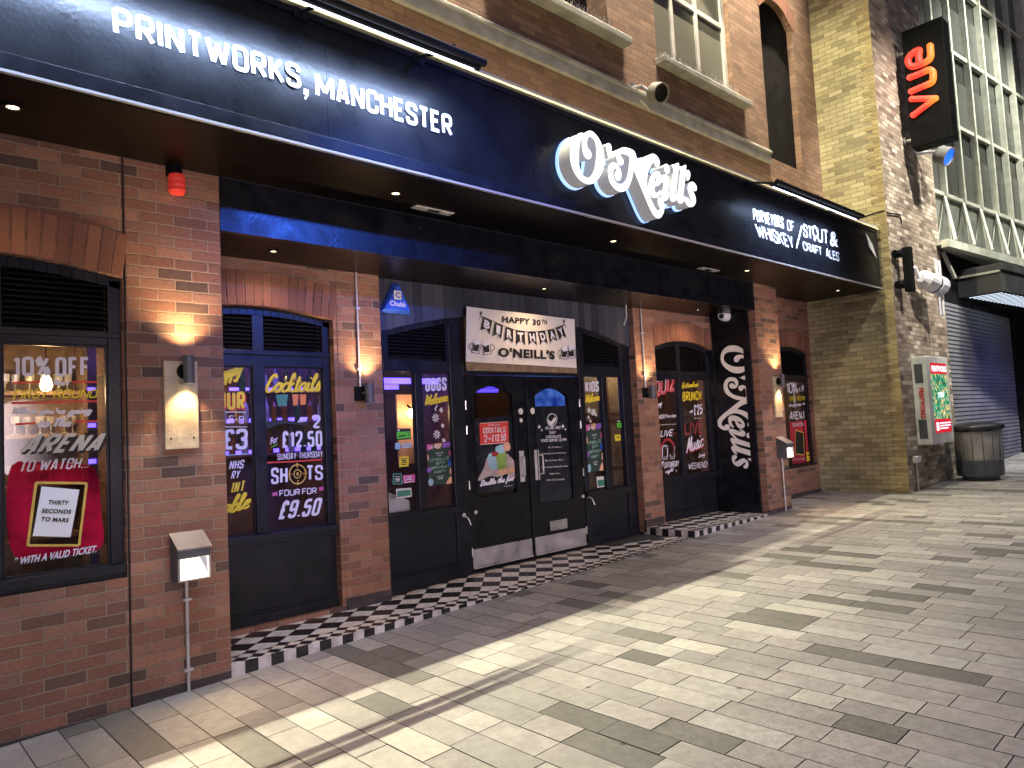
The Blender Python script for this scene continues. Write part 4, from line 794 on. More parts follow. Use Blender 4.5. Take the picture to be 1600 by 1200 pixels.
def boxlight(x0, label):
    t = thing('box_light', label, 'wall light', (x0, 0, .72), 'hooded box lights low on the front piers'); x1 = x0+.205; yf = -.155
    mb = MB(); mb.prism([(x0, -.004, .735), (x0, yf+.012, .735), (x0, yf+.012, .93), (x0, -.004, 1.02)], (x1-x0, 0, 0)); mb.box(x0, x1, yf-.002, yf+.013, .885, .945); mb.build('housing', M['greymetal'], t, bevel=.003)
    mb = MB(); mb.prism([(x0-.006, 0, 1.030), (x0-.006, yf-.012, .938), (x0-.006, yf-.012, .948), (x0-.006, 0, 1.040)], (x1-x0+.012, 0, 0)); mb.build('lid', M['roofmetal'], t)
    mb = MB(); mb.box(x0+.012, x1-.012, yf+.006, yf+.0115, .745, .88); mb.build('lens', M['lens'], t)
    mb = MB(); mb.box(x0, x0+.012, yf, yf+.012, .737, .885); mb.box(x1-.012, x1, yf, yf+.012, .737, .885); mb.box(x0+.012, x1-.012, yf, yf+.012, .737, .747); mb.build('lens_frame', M['roofmetal'], t)
    mb = MB(); mb.prism([(x1-.07, yf+.0055, .880), (x1-.03, yf+.001, .880), (x1-.016, yf+.001, .75), (x1-.03, yf+.0055, .79)], (.003, 0, 0)); mb.build('reflector', M['paper'], t)
    xc = x0+.09; mb = MB(); mb.cyl((xc, -.03, .735), (xc, -.03, -.03), .011, 10); mb.build('conduit', M['galv'], t)
    for z in (.60, .15):
        mb = MB(); mb.box(xc-.028, xc+.028, -.043, -.004, z-.008, z+.008); mb.build('saddle_clip', M['galv'], t)
    lamp('box_beam', 'SPOT', (.10, yf-.02, .81-.72), 52, (1, .72, .38), parent=t, target=(.35, -1.5, -.72), spot_size=R_(160), spot_blend=1, shadow_soft_size=.09)
    return t
bx = boxlight(1.588, 'hooded box light low on the pier between arena and cocktails windows'); dup(bx, (9.80, 0, .985), 'hooded box light on a thin conduit by the upright name board')
def pipelight(x, y, label, ztop):
    t = thing('wall_light', label, 'wall light', (x, y, 2.0), 'black up and down lights on the recessed piers')
    mb = MB(); mb.box(x-.055, x+.055, y-.025, y-.002, 1.93, 2.06); mb.build('back_plate', M['matt'], t, bevel=.003)
    mb = MB(); mb.cyl((x+.05, y-.09, 1.915), (x+.05, y-.09, 2.085), .040, 18, cap=False); mb.cyl((x+.05, y-.09, 1.99), (x+.05, y-.09, 2.01), .039, 18); mb.cyl((x+.02, y-.03, 2), (x+.04, y-.07, 2), .014, 8); mb.build('lamp_tube', M['greymetal'], t)
    mb = MB(); mb.cyl((x+.05, y-.09, 2.06), (x+.05, y-.09, 2.066), .036, 16); mb.build('lens', M['warmlens'], t)
    mb = MB(); mb.cyl((x, y-.018, 2.06), (x, y-.018, 3.11), .010, 8); mb.build('conduit', M['galv'], t)
    for z in (2.22, 2.78):
        mb = MB(); mb.box(x-.024, x+.024, y-.03, y-.002, z-.008, z+.008); mb.build('saddle_clip', M['galv'], t)
    lamp('up_beam', 'SPOT', (.05, -.115, .09), 60, WARM, parent=t, target=(.03, -.03, 2.0), spot_size=R_(118), spot_blend=1, shadow_soft_size=.02)
    return t
pl = pipelight(3.465, .70, 'black up light under a grey conduit on the pier between cocktails window and doors', 3.11)
dup(pl, (7.735, .70, 2.0), 'black up light under a grey conduit on the pier between doors and quiz window')
def drum(loc, aim, label, lensmat, s=1.0):
    t = thing('drum_floodlight', label, 'floodlight', loc, 'drum floodlights'); c = Vector(loc); a = Vector(aim).normalized()
    q = a.to_track_quat('Z', 'Y').to_matrix().to_4x4(); T = Matrix.Translation(c) @ q
    def rings(prof, m, name):
        mb = MB(); mb.lathe((0, 0, 0), prof, 26); mb.v = [T @ (v*s) for v in mb.v]; return mb.build(name, m, t, smooth=False)
    rings([(.001, -.12), (.10, -.12), (.145, -.09), (.155, -.06), (.155, .07), (.162, .07), (.162, .11), (.140, .11), (.135, .085)], M['drumgrey'], 'housing')
    rings([(.001, .09), (.137, .088)], lensmat, 'lens')
    mb = MB(); b = Vector((c.x-.16*s, 0, c.z+.04)) if c.x < 12 else Vector((c.x-.2, c.y+.15, c.z))
    return t, mb, c
t, mb, c = drum((7.04, -.27, 5.47), (-.16, -.86, -.46), 'unlit grey drum floodlight on the stone band of the upper wall', M['matt'], .74)
mb.box(c.x-.16, c.x-.06, -.03, 0, c.z-.02, c.z+.18); mb.tube([(c.x-.11, -.02, c.z+.13), (c.x-.10, -.13, c.z+.10), (c.x-.07, -.2, c.z+.02)], .02); mb.tube([(c.x-.11, -.10, c.z-.06), (c.x+.0, -.15, c.z-.17)], .014); mb.build('bracket', M['silver'], t)
# fire alarm beacon, alarm bell box, dome camera, dangling cable
t = thing('alarm_beacon', 'red flashing beacon with a black base high on the pier beside the arena window', 'beacon', (1.665, 0, 3.42))
mb = MB(); mb.cyl((1.655, -.05, 3.43), (1.655, -.05, SO), .045, 16); mb.box(1.61, 1.70, -.05, -.003, 3.43, 3.5); mb.build('base', M['matt'], t)
mb = MB(); mb.lathe((1.665, -.055, 3.30), [(.001, 0), (.045, .002), (.055, .02), (.05, .04), (.056, .06), (.05, .08), (.055, .10), (.05, .13)], 20); mb.build('red_lens', glow('red_beacon_lens', (1, .06, .04), .22, (.6, .04, .03)), t)
t = thing('alarm_box', 'blue triangular security alarm box with white lettering on the dark boards', 'alarm box', (3.86, .76, 2.8))
A, B, D_ = aY(624, 446, .70), aY(601, 484, .70), aY(641, 484, .70)
B.z = D_.z = (B.z+D_.z)/2; A.x = (B.x+D_.x)/2+.02
mb = MB(); bk = [B+Vector((-.03, .055, -.03)), D_+Vector((.03, .055, -.03)), A+Vector((.03, .055, .03)), A+Vector((-.03, .055, .03))]; fr = [B+Vector((0, 0, 0)), D_, A+Vector((.02, 0, 0)), A+Vector((-.02, 0, 0))]
mb.raw(bk+fr, [(4, 5, 6, 7), (0, 1, 5, 4), (1, 2, 6, 5), (2, 3, 7, 6), (3, 0, 4, 7)]); mb.build('housing', M['bluep'], t, bevel=.006)
mb = MB(); ctr = (B+D_)/2
write(mb, 'Chubb', ctr+Vector((-.085, 0, .035)), ctr+Vector((.095, 0, .030)), ctr+Vector((-.085, 0, .085)), bold=.03, lift=.003)
rect(mb, ctr+Vector((-.035, 0, .10)), ctr+Vector((.048, 0, .10)), ctr+Vector((-.035, 0, .185)), .003); mb.build('lettering', M['white'], t)
mb = MB(); write(mb, 'C', ctr+Vector((-.020, 0, .113)), ctr+Vector((.034, 0, .113)), ctr+Vector((-.020, 0, .172)), bold=.035, lift=.005); mb.build('lettering', M['bluep'], t)
t = thing('dome_camera', 'small white dome security camera hanging over the upright name board', 'camera', (9.3, .47, 3.0))
p = aX(1130, 494, 9.35); mb = MB(); mb.cyl((9.35, p.y, p.z), (9.44, p.y, p.z), .07, 20, .075); mb.cyl((9.30, p.y, p.z), (9.35, p.y, p.z), .055, 20, .07); mb.build('housing', M['white'], t)
mb = MB(); mb.cyl((9.285, p.y, p.z-.005), (9.305, p.y, p.z-.005), .030, 16, .04); mb.build('lens', M['ink'], t)
mb = MB(); mb.tube([aY(975, 450, .62), aY(977, 462, .62), aY(978, 478, .64), aY(979, 495, .66), aY(975, 508, .66)], .008, 6)
tag(mb.build('loose_cable', M['grey'], None), 'pale loose cable dangling in front of the dark boards', 'cable')
# ------------------------------------------------------------------ painted window lettering (parts of the windows) and things stuck on the glass
GY = .108   # glass of window 1
def W_(par, yg, items):
    by = {}
    for it in items:
        kind, col = it[0], it[1]; mb = by.setdefault((len(by), col) if kind in 'ts' else col, MB()); P = lambda p, yg=yg: aY(p[0], p[1], yg)
        if kind == 't' and capable(it[2]) and len(it[2]) < 18: caps(mb, it[2], P(it[3]), P(it[4]), P(it[5]), t=.10+2.2*(it[6] if len(it) > 6 else .03), lift=it[7] if len(it) > 7 else .006)
        elif kind == 't': write(mb, it[2], P(it[3]), P(it[4]), P(it[5]), bold=it[6] if len(it) > 6 else .03, lift=it[7] if len(it) > 7 else .006)
        elif kind == 's': script(mb, it[2], P(it[3]), P(it[4]), P(it[5]), r=it[6] if len(it) > 6 else .008, lift=it[7] if len(it) > 7 else .008)
        elif kind == 'l': stroke(mb, [P(p) for p in it[2]], it[3], it[4] if len(it) > 4 else .005)
        elif kind == 'p':
            v, f = curve_mesh([[(P(p).x, P(p).z) for p in (poly_smooth(it[2], 4) if len(it) > 4 and it[4] else it[2])]], .0006); mb.raw([(q[0], yg-(it[3] if len(it) > 3 else .004)-q[2], q[1]) for q in v], f)
        elif kind == 'b':
            for (x, y, r) in it[2]:
                c = P((x, y)); mb.raw([c+Vector((math.cos(a)*r*(1+.35*math.sin(5*a+x)), -.006, math.sin(a)*r*(1+.35*math.cos(4*a+y)))) for a in [k*math.pi/9 for k in range(18)]], [tuple(range(18))])
    for col, mb in by.items(): mb.build('painted_lettering' if isinstance(col, tuple) else 'painted_decoration', M[col[1] if isinstance(col, tuple) else col], par)
W_(w1, GY, [
 ('t', 'lilac', '10%', (20, 588), (78, 588), (20, 557), .045), ('t', 'lilac', 'OFF', (86, 589), (140, 588), (86, 558), .045),
 ('l', 'redline', [(20, 598), (66, 597)], .012), ('l', 'redline', [(112, 597), (152, 597)], .012), ('s', 'lilac', 'Your', (84, 601), (106, 602), (84, 592), .006),
 ('t', 'yel', 'FIRST', (19, 625), (72, 622), (24, 609), .04), ('t', 'yel', 'ROUND', (82, 622), (150, 622), (86, 608), .04),
 ('l', 'redline', [(18, 630), (55, 629), (100, 628), (152, 627)], .013),
 ('s', 'lilac', "When you're", (21, 650), (101, 650), (21, 637), .007), ('s', 'lilac', 'going', (106, 651), (142, 649), (106, 640), .007),
 ('l', 'redline', [(24, 663), (55, 661)], .012), ('l', 'redline', [(116, 659), (152, 658)], .012), ('s', 'lilac', 'to The', (61, 667), (110, 666), (61, 654), .007),
 ('t', 'ink', 'ARENA', (30, 713), (154, 710), (54, 682), .055, .003), ('t', 'grey', 'ARENA', (28, 709), (151, 706), (52, 678), .055, .007),
 ('t', 'lilac', 'TO WATCH...', (28, 738), (137, 731), (34, 720), .03),
 ('t', 'lilac', '* WITH A VALID TICKET.', (20, 884), (150, 863), (24, 871), .03)])
v, f = curve_mesh([poly_smooth([(aY(x, y, GY).x, aY(x, y, GY).z) for x, y in ((18, 728), (60, 722), (110, 724), (150, 735), (158, 800), (160, 852), (120, 866), (70, 870), (22, 868), (10, 800))], 4), [(aY(x, y, GY).x, aY(x, y, GY).z) for x, y in ((56, 756), (134, 757), (123, 850), (44, 850))]])
def redfilm():
    m = bpy.data.materials.new('translucent_red_paint'); m.use_nodes = True; nt = m.node_tree; nt.nodes.clear(); L = nt.links; o = node(nt, 'ShaderNodeOutputMaterial')
    a = node(nt, 'ShaderNodeBsdfDiffuse'); a.inputs[0].default_value = (.45, .012, .05, 1); b = node(nt, 'ShaderNodeBsdfTransparent'); b.inputs[0].default_value = (.75, .10, .20, 1); x = node(nt, 'ShaderNodeMixShader')
    t = node(nt, 'ShaderNodeTexCoord'); n = node(nt, 'ShaderNodeTexNoise'); n.inputs['Scale'].default_value = 3; n.inputs['Detail'].default_value = 8; L.new(t.outputs['Object'], n.inputs['Vector'])
    r = node(nt, 'ShaderNodeMapRange'); r.inputs[1].default_value = .35; r.inputs[2].default_value = .6; r.inputs[3].default_value = .25; r.inputs[4].default_value = .95; L.new(n.outputs['Fac'], r.inputs[0])
    L.new(r.outputs[0], x.inputs[0]); L.new(b.outputs[0], x.inputs[1]); L.new(a.outputs[0], x.inputs[2]); L.new(x.outputs[0], o.inputs[0]); return m
M['redfilm'] = redfilm()
mb = MB(); mb.raw([(p[0], GY-.003, p[1]) for p in v], f); mb.build('painted_red_block', M['redfilm'], w1)
mb = MB(); P = [aY(x, y, GY) for x, y in ((56, 754), (135, 755), (123, 852), (43, 852), (56, 754))]; stroke(mb, P, .014, .005); mb.build('painted_frame', M['gold'], w1)
def sheet(name, label, cat, yg, quad, mat, writing=(), lift=.004, group=None, inner_=None):
    t = thing(name, label, cat, aY(quad[0][0], quad[0][1], yg), group); P = [aY(x, y, yg) for x, y in quad]
    mb = MB(); mb.prism([p+Vector((0, -lift-.0015, 0)) for p in P], (0, .0014, 0)); mb.build('sheet', M[mat], t)
    by = {}
    for it in writing:
        mb = by.setdefault(it[1], MB()); Q = lambda p: aY(p[0], p[1], yg)
        if it[0] == 't' and mat in ('redline', 'darkgreen') and capable(it[2]): caps(mb, it[2], Q(it[3]), Q(it[4]), Q(it[5]), t=.17, lift=lift+.004)
        elif it[0] == 't': write(mb, it[2], Q(it[3]), Q(it[4]), Q(it[5]), bold=it[6] if len(it) > 6 else .02, lift=lift+.004)
        elif it[0] == 's': script(mb, it[2], Q(it[3]), Q(it[4]), Q(it[5]), r=it[6], lift=lift+.004)
        elif it[0] == 'l': stroke(mb, [Q(p) for p in it[2]], it[3], lift+.003)
        elif it[0] == 'p':
            v, f = curve_mesh([[(Q(p).x, Q(p).z) for p in (poly_smooth(it[2], 4) if it[3] else it[2])]], .0003); mb.raw([(q[0], yg-lift-.0026-(it[4] if len(it) > 4 else 0)-q[2], q[1]) for q in v], f)
    for c, mb in by.items(): mb.build('print', M[c], t)
    return t
sheet('paper_notice', 'white paper reading thirty seconds to mars taped inside a painted gold frame', 'notice', GY, ((50, 837), (109, 839), (123, 765), (64, 760)), 'paper', [
 ('t', 'ink', 'THIRTY', (73, 788), (105, 789), (75, 781), .04), ('t', 'ink', 'SECONDS', (63, 801), (109, 803), (65, 794), .04), ('t', 'ink', 'TO MARS', (62, 814), (105, 816), (64, 807), .04)], lift=.02)
g2 = .818
W_(w2, g2, [
 ('s', 'yel', 'appy', (343, 604), (376, 593), (345, 583), .011), ('t', 'redline', 'HOUR', (325, 642), (384, 643), (325, 613), .05, .003), ('t', 'yel', 'HOUR', (323, 640), (382, 640), (323, 611), .045, .006),
 ('t', 'lilac', '5-8', (357, 661), (381, 662), (357, 649), .015), ('l', 'grey', [(345, 644), (384, 644)], .008), ('l', 'grey', [(345, 667), (386, 667)], .008),
 ('t', 'lilac', '£3', (346, 703), (386, 702), (347, 670), .045), ('l', 'lightblue', [(345, 712), (387, 709)], .008),
 ('t', 'lilac', 'NHS', (357, 734), (379, 732), (360, 720), .03), ('t', 'lilac', 'RY', (360, 749), (373, 747), (363, 736), .03),
 ('t', 'yel', 'INT', (360, 771), (380, 768), (364, 753), .035), ('s', 'yel', 'able', (347, 804), (389, 793), (350, 778), .011),
 ('s', 'yel', 'Cocktails', (416, 613), (499, 611), (418, 584), .0115),
 ('p', 'ink', [(415, 671), (440, 662), (462, 664), (480, 664), (478, 658), (462, 659), (440, 656), (415, 660)], .004, True),
 ('t', 'lilac', 'ANY', (464, 661), (477, 660), (468, 652), .04), ('t', 'lilac', '2', (487, 669), (500, 669), (487, 648), .04),
 ('t', 'lilac', 'For', (422, 695), (433, 691), (423, 684), .03), ('l', 'green', [(423, 699), (433, 694)], .006), ('t', 'lilac', '£12.50', (439, 700), (503, 698), (439, 674), .04),
 ('t', 'lilac', 'SUNDAY-THURSDAY', (433, 719), (503, 714), (433, 709), .012), ('l', 'redline', [(417, 723), (460, 721), (503, 718)], .012),
 ('t', 'lilac', 'SH', (423, 757), (449, 755), (423, 731), .04), ('t', 'lilac', 'TS', (478, 751), (504, 750), (478, 727), .04),
 ('l', 'gold', [(464+13*math.cos(a), 741+15*math.sin(a)) for a in [i*math.pi/12 for i in range(25)]], .010), ('l', 'gold', [(464+5.5*math.cos(a), 740.5+6.5*math.sin(a)) for a in [i*math.pi/8 for i in range(17)]], .009), ('l', 'gold', [(464, 738), (465, 743)], .02),
 ('l', 'gold', [(463.5, 723), (464, 731)], .009), ('l', 'gold', [(465, 750), (465, 758)], .009), ('l', 'orange', [(450, 741), (456, 741)], .009), ('l', 'orange', [(472, 740), (479, 739)], .009),
 ('t', 'lilac', 'FOUR FOR', (436, 776), (494, 771), (436, 766), .04), ('l', 'pink', [(425, 772.5), (433, 771)], .03), ('l', 'pink', [(498, 764), (505, 763)], .03),
 ('t', 'lilac', '£9.50', (432, 812), (497, 805), (440, 783), .045)])
mb = MB()   # painted drinks above the prices
for col, Pn in (('teal', ((430, 617), (450, 616), (447, 634), (434, 635))), ('orange', ((456, 616), (466, 616), (465, 633), (458, 634))), ('orange', ((468, 616), (478, 616), (477, 632), (469, 633)))):
    v, f = curve_mesh([[(aY(x, y, g2).x, aY(x, y, g2).z) for x, y in Pn]], .0004); mb.m = 0 if col == 'teal' else 1; mb.raw([(p[0], g2-.005-p[2], p[1]) for p in v], f)
mb.build('painted_drinks', [M['teal'], M['orange']], w2)
ge = .848
splat = lambda cx, cy, n, r, seed: [(cx+random.Random(seed+i).uniform(-9, 9), cy+random.Random(seed*3+i).uniform(-16, 16), r*random.Random(seed*7+i).uniform(.5, 1.2)) for i in range(n)]
def daisy(cx, cy, s): return [('l', 'grey', [(cx, cy), (cx+s*math.cos(a)*.8, cy+s*math.sin(a))], .013) for a in [i*math.pi/4+.2 for i in range(8)]]
W_(sf, ge, [('t', 'lilac', 'DOGS', (664, 612), (697, 610), (664, 591), .05), ('s', 'yel', 'Welcome', (664, 634), (700, 626), (665, 618), .009)]+daisy(680, 653, 7)+daisy(682, 679, 7)+[('b', 'grey', [(689, 641, .022), (691, 665, .020), (693, 688, .02)]), ('l', 'grey', [(683, 633), (679, 639), (681, 642)], .016)])
W_(sf, ge, [('t', 'lilac', 'KIDS', (914, 613), (935, 612), (914, 596), .05), ('s', 'yel', 'Welcome', (914, 630), (937, 625), (915, 617), .009), ('b', 'grey', [(920, 641, .03), (927, 644, .045), (919, 652, .02), (931, 648, .02), (922, 658, .018)])])
def party(pt, label, grp):
    q = lambda a, b: (pt[0][0]+(pt[1][0]-pt[0][0])*a+(pt[3][0]-pt[0][0])*b, pt[0][1]+(pt[1][1]-pt[0][1])*a+(pt[3][1]-pt[0][1])*b)
    blob = lambda a, b, ra, rb: [q(a+ra*math.cos(t), b+rb*math.sin(t)) for t in [i*math.pi/5 for i in range(10)]]
    return sheet('party_poster', label, 'poster', ge, pt, 'darkgreen', [
     ('p', 'pink', [q(0, 1), q(.26, 1), q(.22, .88), q(0, .86)], False), ('p', 'peach', [q(.32, 1), q(.62, 1), q(.58, .90), q(.45, .87), q(.34, .92)], True), ('p', 'violet', [q(.68, 1), q(1, 1), q(1, .90), q(.66, .88)], False),
     ('p', 'violet', blob(.05, .38, .09, .06), True), ('p', 'bluep', blob(.94, .5, .08, .07), True), ('p', 'pink', blob(.96, .74, .05, .07), True), ('p', 'peach', blob(.97, .30, .06, .08), True), ('p', 'lightblue', blob(.1, .08, .11, .09), True), ('p', 'peach', [q(.72, 0), q(1, 0), q(1, .17), q(.9, .16)], False), ('p', 'peach', blob(.03, .68, .04, .08), True),
     ('t', 'lilac', 'LIVE MUSIC', q(.10, .89), q(.52, .90), q(.10, .95), .03), ('t', 'lilac', 'JOIN US', q(.34, .75), q(.66, .755), q(.34, .785), .02), ('t', 'lilac', 'FOR', q(.42, .69), q(.58, .695), q(.42, .72), .02),
     ('t', 'mint', "O'NEILL'S", q(.10, .58), q(.90, .60), q(.10, .645), .03), ('t', 'mint', '30TH', q(.32, .49), q(.72, .505), q(.32, .55), .03), ('t', 'mint', 'BIRTHDAY', q(.12, .385), q(.90, .40), q(.12, .45), .03), ('t', 'mint', 'PARTY', q(.26, .275), q(.74, .29), q(.26, .34), .03),
     ('t', 'lilac', '25TH OCT', q(.36, .175), q(.66, .18), q(.36, .21), .03), ('t', 'lilac', '7PM', q(.42, .125), q(.60, .13), q(.42, .16), .03)], lift=.005, group=grp)
party(((669, 759), (706, 755), (702, 692), (666, 695)), 'dark birthday party poster under the dogs welcome lettering', 'birthday party posters')
party(((918, 738), (942, 735), (938, 662), (915, 664)), 'dark birthday party poster under the kids welcome lettering', 'birthday party posters')
hyg = lambda pts, lab: sheet('hygiene_sticker', lab, 'sticker', ge, pts, 'ink', [('p', 'green', [(pts[3][0]+1, pts[3][1]+5), (pts[2][0]-1, pts[2][1]+5), (pts[1][0]-1, pts[1][1]-2), (pts[0][0]+1, pts[0][1]-2)], False), ('t', 'ink', '5', (pts[1][0]-6, pts[1][1]-4), (pts[1][0]-3, pts[1][1]-4), (pts[1][0]-6, pts[1][1]-10), .02), ('l', 'ink', [(pts[0][0]+3, pts[0][1]-6), (pts[1][0]-9, pts[1][1]-6)], .012), ('l', 'grey', [(pts[3][0]+2, pts[3][1]+2.3), (pts[3][0]+6, pts[3][1]+2.3)], .014)], lift=.004, group='green hygiene rating stickers')
hyg(((619, 688), (642, 686), (641, 669), (618, 670)), 'bright green hygiene rating sticker beside the dogs welcome lettering')
hyg(((963, 670), (976, 670), (975, 655), (962, 656)), 'bright green hygiene rating sticker beside the kids welcome lettering')
sheet('round_sticker', 'pale blue emblem sticker with two short lines beside the dogs welcome lettering', 'sticker', ge, ((617, 702), (625, 702), (625, 692), (617, 692)), 'lightblue', [('l', 'lightblue', [(627, 694.5), (642, 694)], .016), ('l', 'lightblue', [(627, 698.5), (642, 698)], .016)], .004)
sheet('warning_sticker', 'square yellow notice beside the dogs welcome lettering', 'sticker', ge, ((623.5, 730), (638, 728.5), (638, 713), (623, 714)), 'yel', [('l', 'ink', [(625, 717), (636, 716)], .008), ('l', 'ink', [(627, 720), (634, 719.5)], .014), ('l', 'ink', [(626, 723), (636, 722.5)], .008), ('l', 'ink', [(626, 726), (634, 725.5)], .008)], .004)
sheet('dark_card', 'black card with white print in a green frame beside the dogs welcome lettering', 'notice', ge, ((613, 757), (629, 757), (627, 739), (613, 740)), 'teal', [('p', 'ink', [(615.5, 755), (626, 755), (625.5, 741), (615.5, 741)], False), ('l', 'grey', [(617, 745), (624, 745)], .006), ('l', 'grey', [(617, 749), (624, 748.5)], .014), ('l', 'grey', [(617, 752), (624, 751.5)], .008)], .004)
sheet('pink_card', 'bright pink card with pale print beside the dogs welcome lettering', 'notice', ge, ((629.5, 755), (648, 753), (648, 741), (629, 742.5)), 'pink', [('l', 'lilac', [(635, 745.5), (643, 745)], .010), ('l', 'lilac', [(635, 749), (643, 748.5)], .010), ('l', 'lilac', [(631, 754), (647, 752.2)], .008), ('l', 'lilac', [(631, 744), (633, 752)], .008)], .004)
sheet('small_notice', 'pale edged grey notice low beside the dogs welcome lettering', 'notice', ge, ((619, 779), (643, 776), (642, 762), (618, 764)), 'grey', [('p', 'teal', [(620, 777), (641, 774), (641, 765), (620, 767)], False)], .004)
sheet('small_notice', 'pale edged grey notice low under the kids welcome party poster', 'notice', ge, ((932.5, 762), (948, 760), (947, 744), (931.5, 745)), 'grey', [('p', 'teal', [(934, 760), (947, 758), (946, 749), (933, 750)], False)], .004)
sheet('warning_sticker', 'small yellow notice under the green sticker beside the kids lettering', 'sticker', ge, ((961, 689), (969, 688.5), (969, 679), (960, 679)), 'yel', [('p', 'ink', [(963, 682), (967, 682), (965, 686)], False)], .004)
gd = .835
sheet('cocktail_poster', 'tall dark poster of cocktails raised in two hands under a red price card', 'poster', gd, ((747, 772), (807, 764), (801, 648), (741, 655)), 'navy', [
 ('p', 'skin', [(746, 750), (752, 738), (757, 727), (760, 716), (766, 712), (772, 716), (771, 726), (779, 732), (788, 734), (787, 742), (776, 745), (764, 744), (752, 750)], True, .0002),
 ('p', 'skin', [(790, 710), (797, 714), (804, 724), (804, 746), (796, 748), (791, 736)], True, .0003),
 ('p', 'lightblue', [(762, 711), (776, 708), (778, 728), (772, 734), (764, 730)], True, .0008), ('p', 'limey', [(774, 702), (788, 699), (790, 736), (779, 738)], True, .001), ('p', 'lightblue', [(774, 698), (787, 695), (788, 706), (776, 708)], True, .0014), ('p', 'peach', [(786, 693), (795, 692), (796, 703), (788, 704)], True, .0017), ('p', 'redp', [(768, 707), (777, 706), (776, 712), (769, 713)], True, .0018), ('p', 'peach', [(778, 735), (802, 730), (803, 737), (780, 742)], True, .0021),
 ('s', 'lilac', 'Double the fun', (750, 763), (801, 754), (750, 751), .008), ('l', 'grey', [(787, 760), (800, 758.5)], .004)], lift=.004)
sheet('price_card', 'red cocktails price card hung behind the glass above the cocktail poster', 'notice', gd, ((749, 695.5), (794, 692), (793, 658), (748, 661)), 'redline', [
 ('t', 'lilac', 'COCKTAILS', (753.5, 677.5), (788, 675.5), (753.5, 668.5), .03), ('t', 'lilac', '2', (755, 691), (760, 690.5), (755, 680), .03), ('t', 'lilac', 'FOR', (761, 688), (766, 687.6), (761, 684), .03), ('t', 'lilac', '£12.50', (767, 690.3), (789, 688.5), (767, 679.2), .03), ('t', 'lilac', '2 FOR £12.50', (761, 665.8), (779, 664.6), (761, 663.4), .02), ('l', 'grey', [(749, 694.6), (793.5, 691.2)], .006), ('l', 'grey', [(749, 661.6), (792.6, 658.8)], .006)], lift=.010)
tl = []
for k, (s, x0, x1, yy, h) in enumerate((('WE ARE OPEN', 851, 875, 671.5, 4.6), ('DAILY', 858, 868, 678, 4.2), ('12 NOON-LATE', 852, 876, 685, 4.6), ('FOOD SERVED 12-9PM', 845, 884, 691, 4.6), ('Sky TV Screens', 856, 876, 701, 3), ('Student & Industry Discount', 845, 884, 711, 3), ('DJs and Live Music', 851, 880, 721.5, 3), ('Quiz every Sunday from 8pm', 846, 886, 732, 3), ('Happy Hour', 858, 875, 742, 3), ('2 for £12 Cocktails', 853, 881, 751.5, 3))):
    tl.append(('t', 'grey' if k > 3 else 'lilac', s, (x0, yy), (x1, yy-(x1-x0)*.055), (x0, yy-h), .015))
ring = [(861.5+7.5*math.cos(a), 656+9.5*math.sin(a)) for a in [i*math.pi/10 for i in range(21)]]
star = lambda cx, cy, r: [(cx, cy-r), (cx+r*.2, cy-r*.25), (cx+r*.8, cy), (cx+r*.2, cy+r*.25), (cx, cy+r), (cx-r*.2, cy+r*.25), (cx-r*.8, cy), (cx-r*.2, cy-r*.25)]
sheet('opening_times_film', 'dark film of white opening times on the door with the letterbox', 'notice', gd, ((844, 787), (898, 779), (886, 634), (836, 635)), 'navy', tl+[('l', 'grey', ring, .010), ('p', 'grey', [(856, 655), (860, 659), (866, 652), (868, 656), (862, 664), (857, 661)], True), ('p', 'lilac', star(842, 667, 4), False), ('p', 'lilac', star(846, 672, 2.5), False), ('p', 'lilac', star(879, 666, 4), False), ('p', 'lilac', star(883, 671, 2.5), False)], lift=.003)
g3 = .818
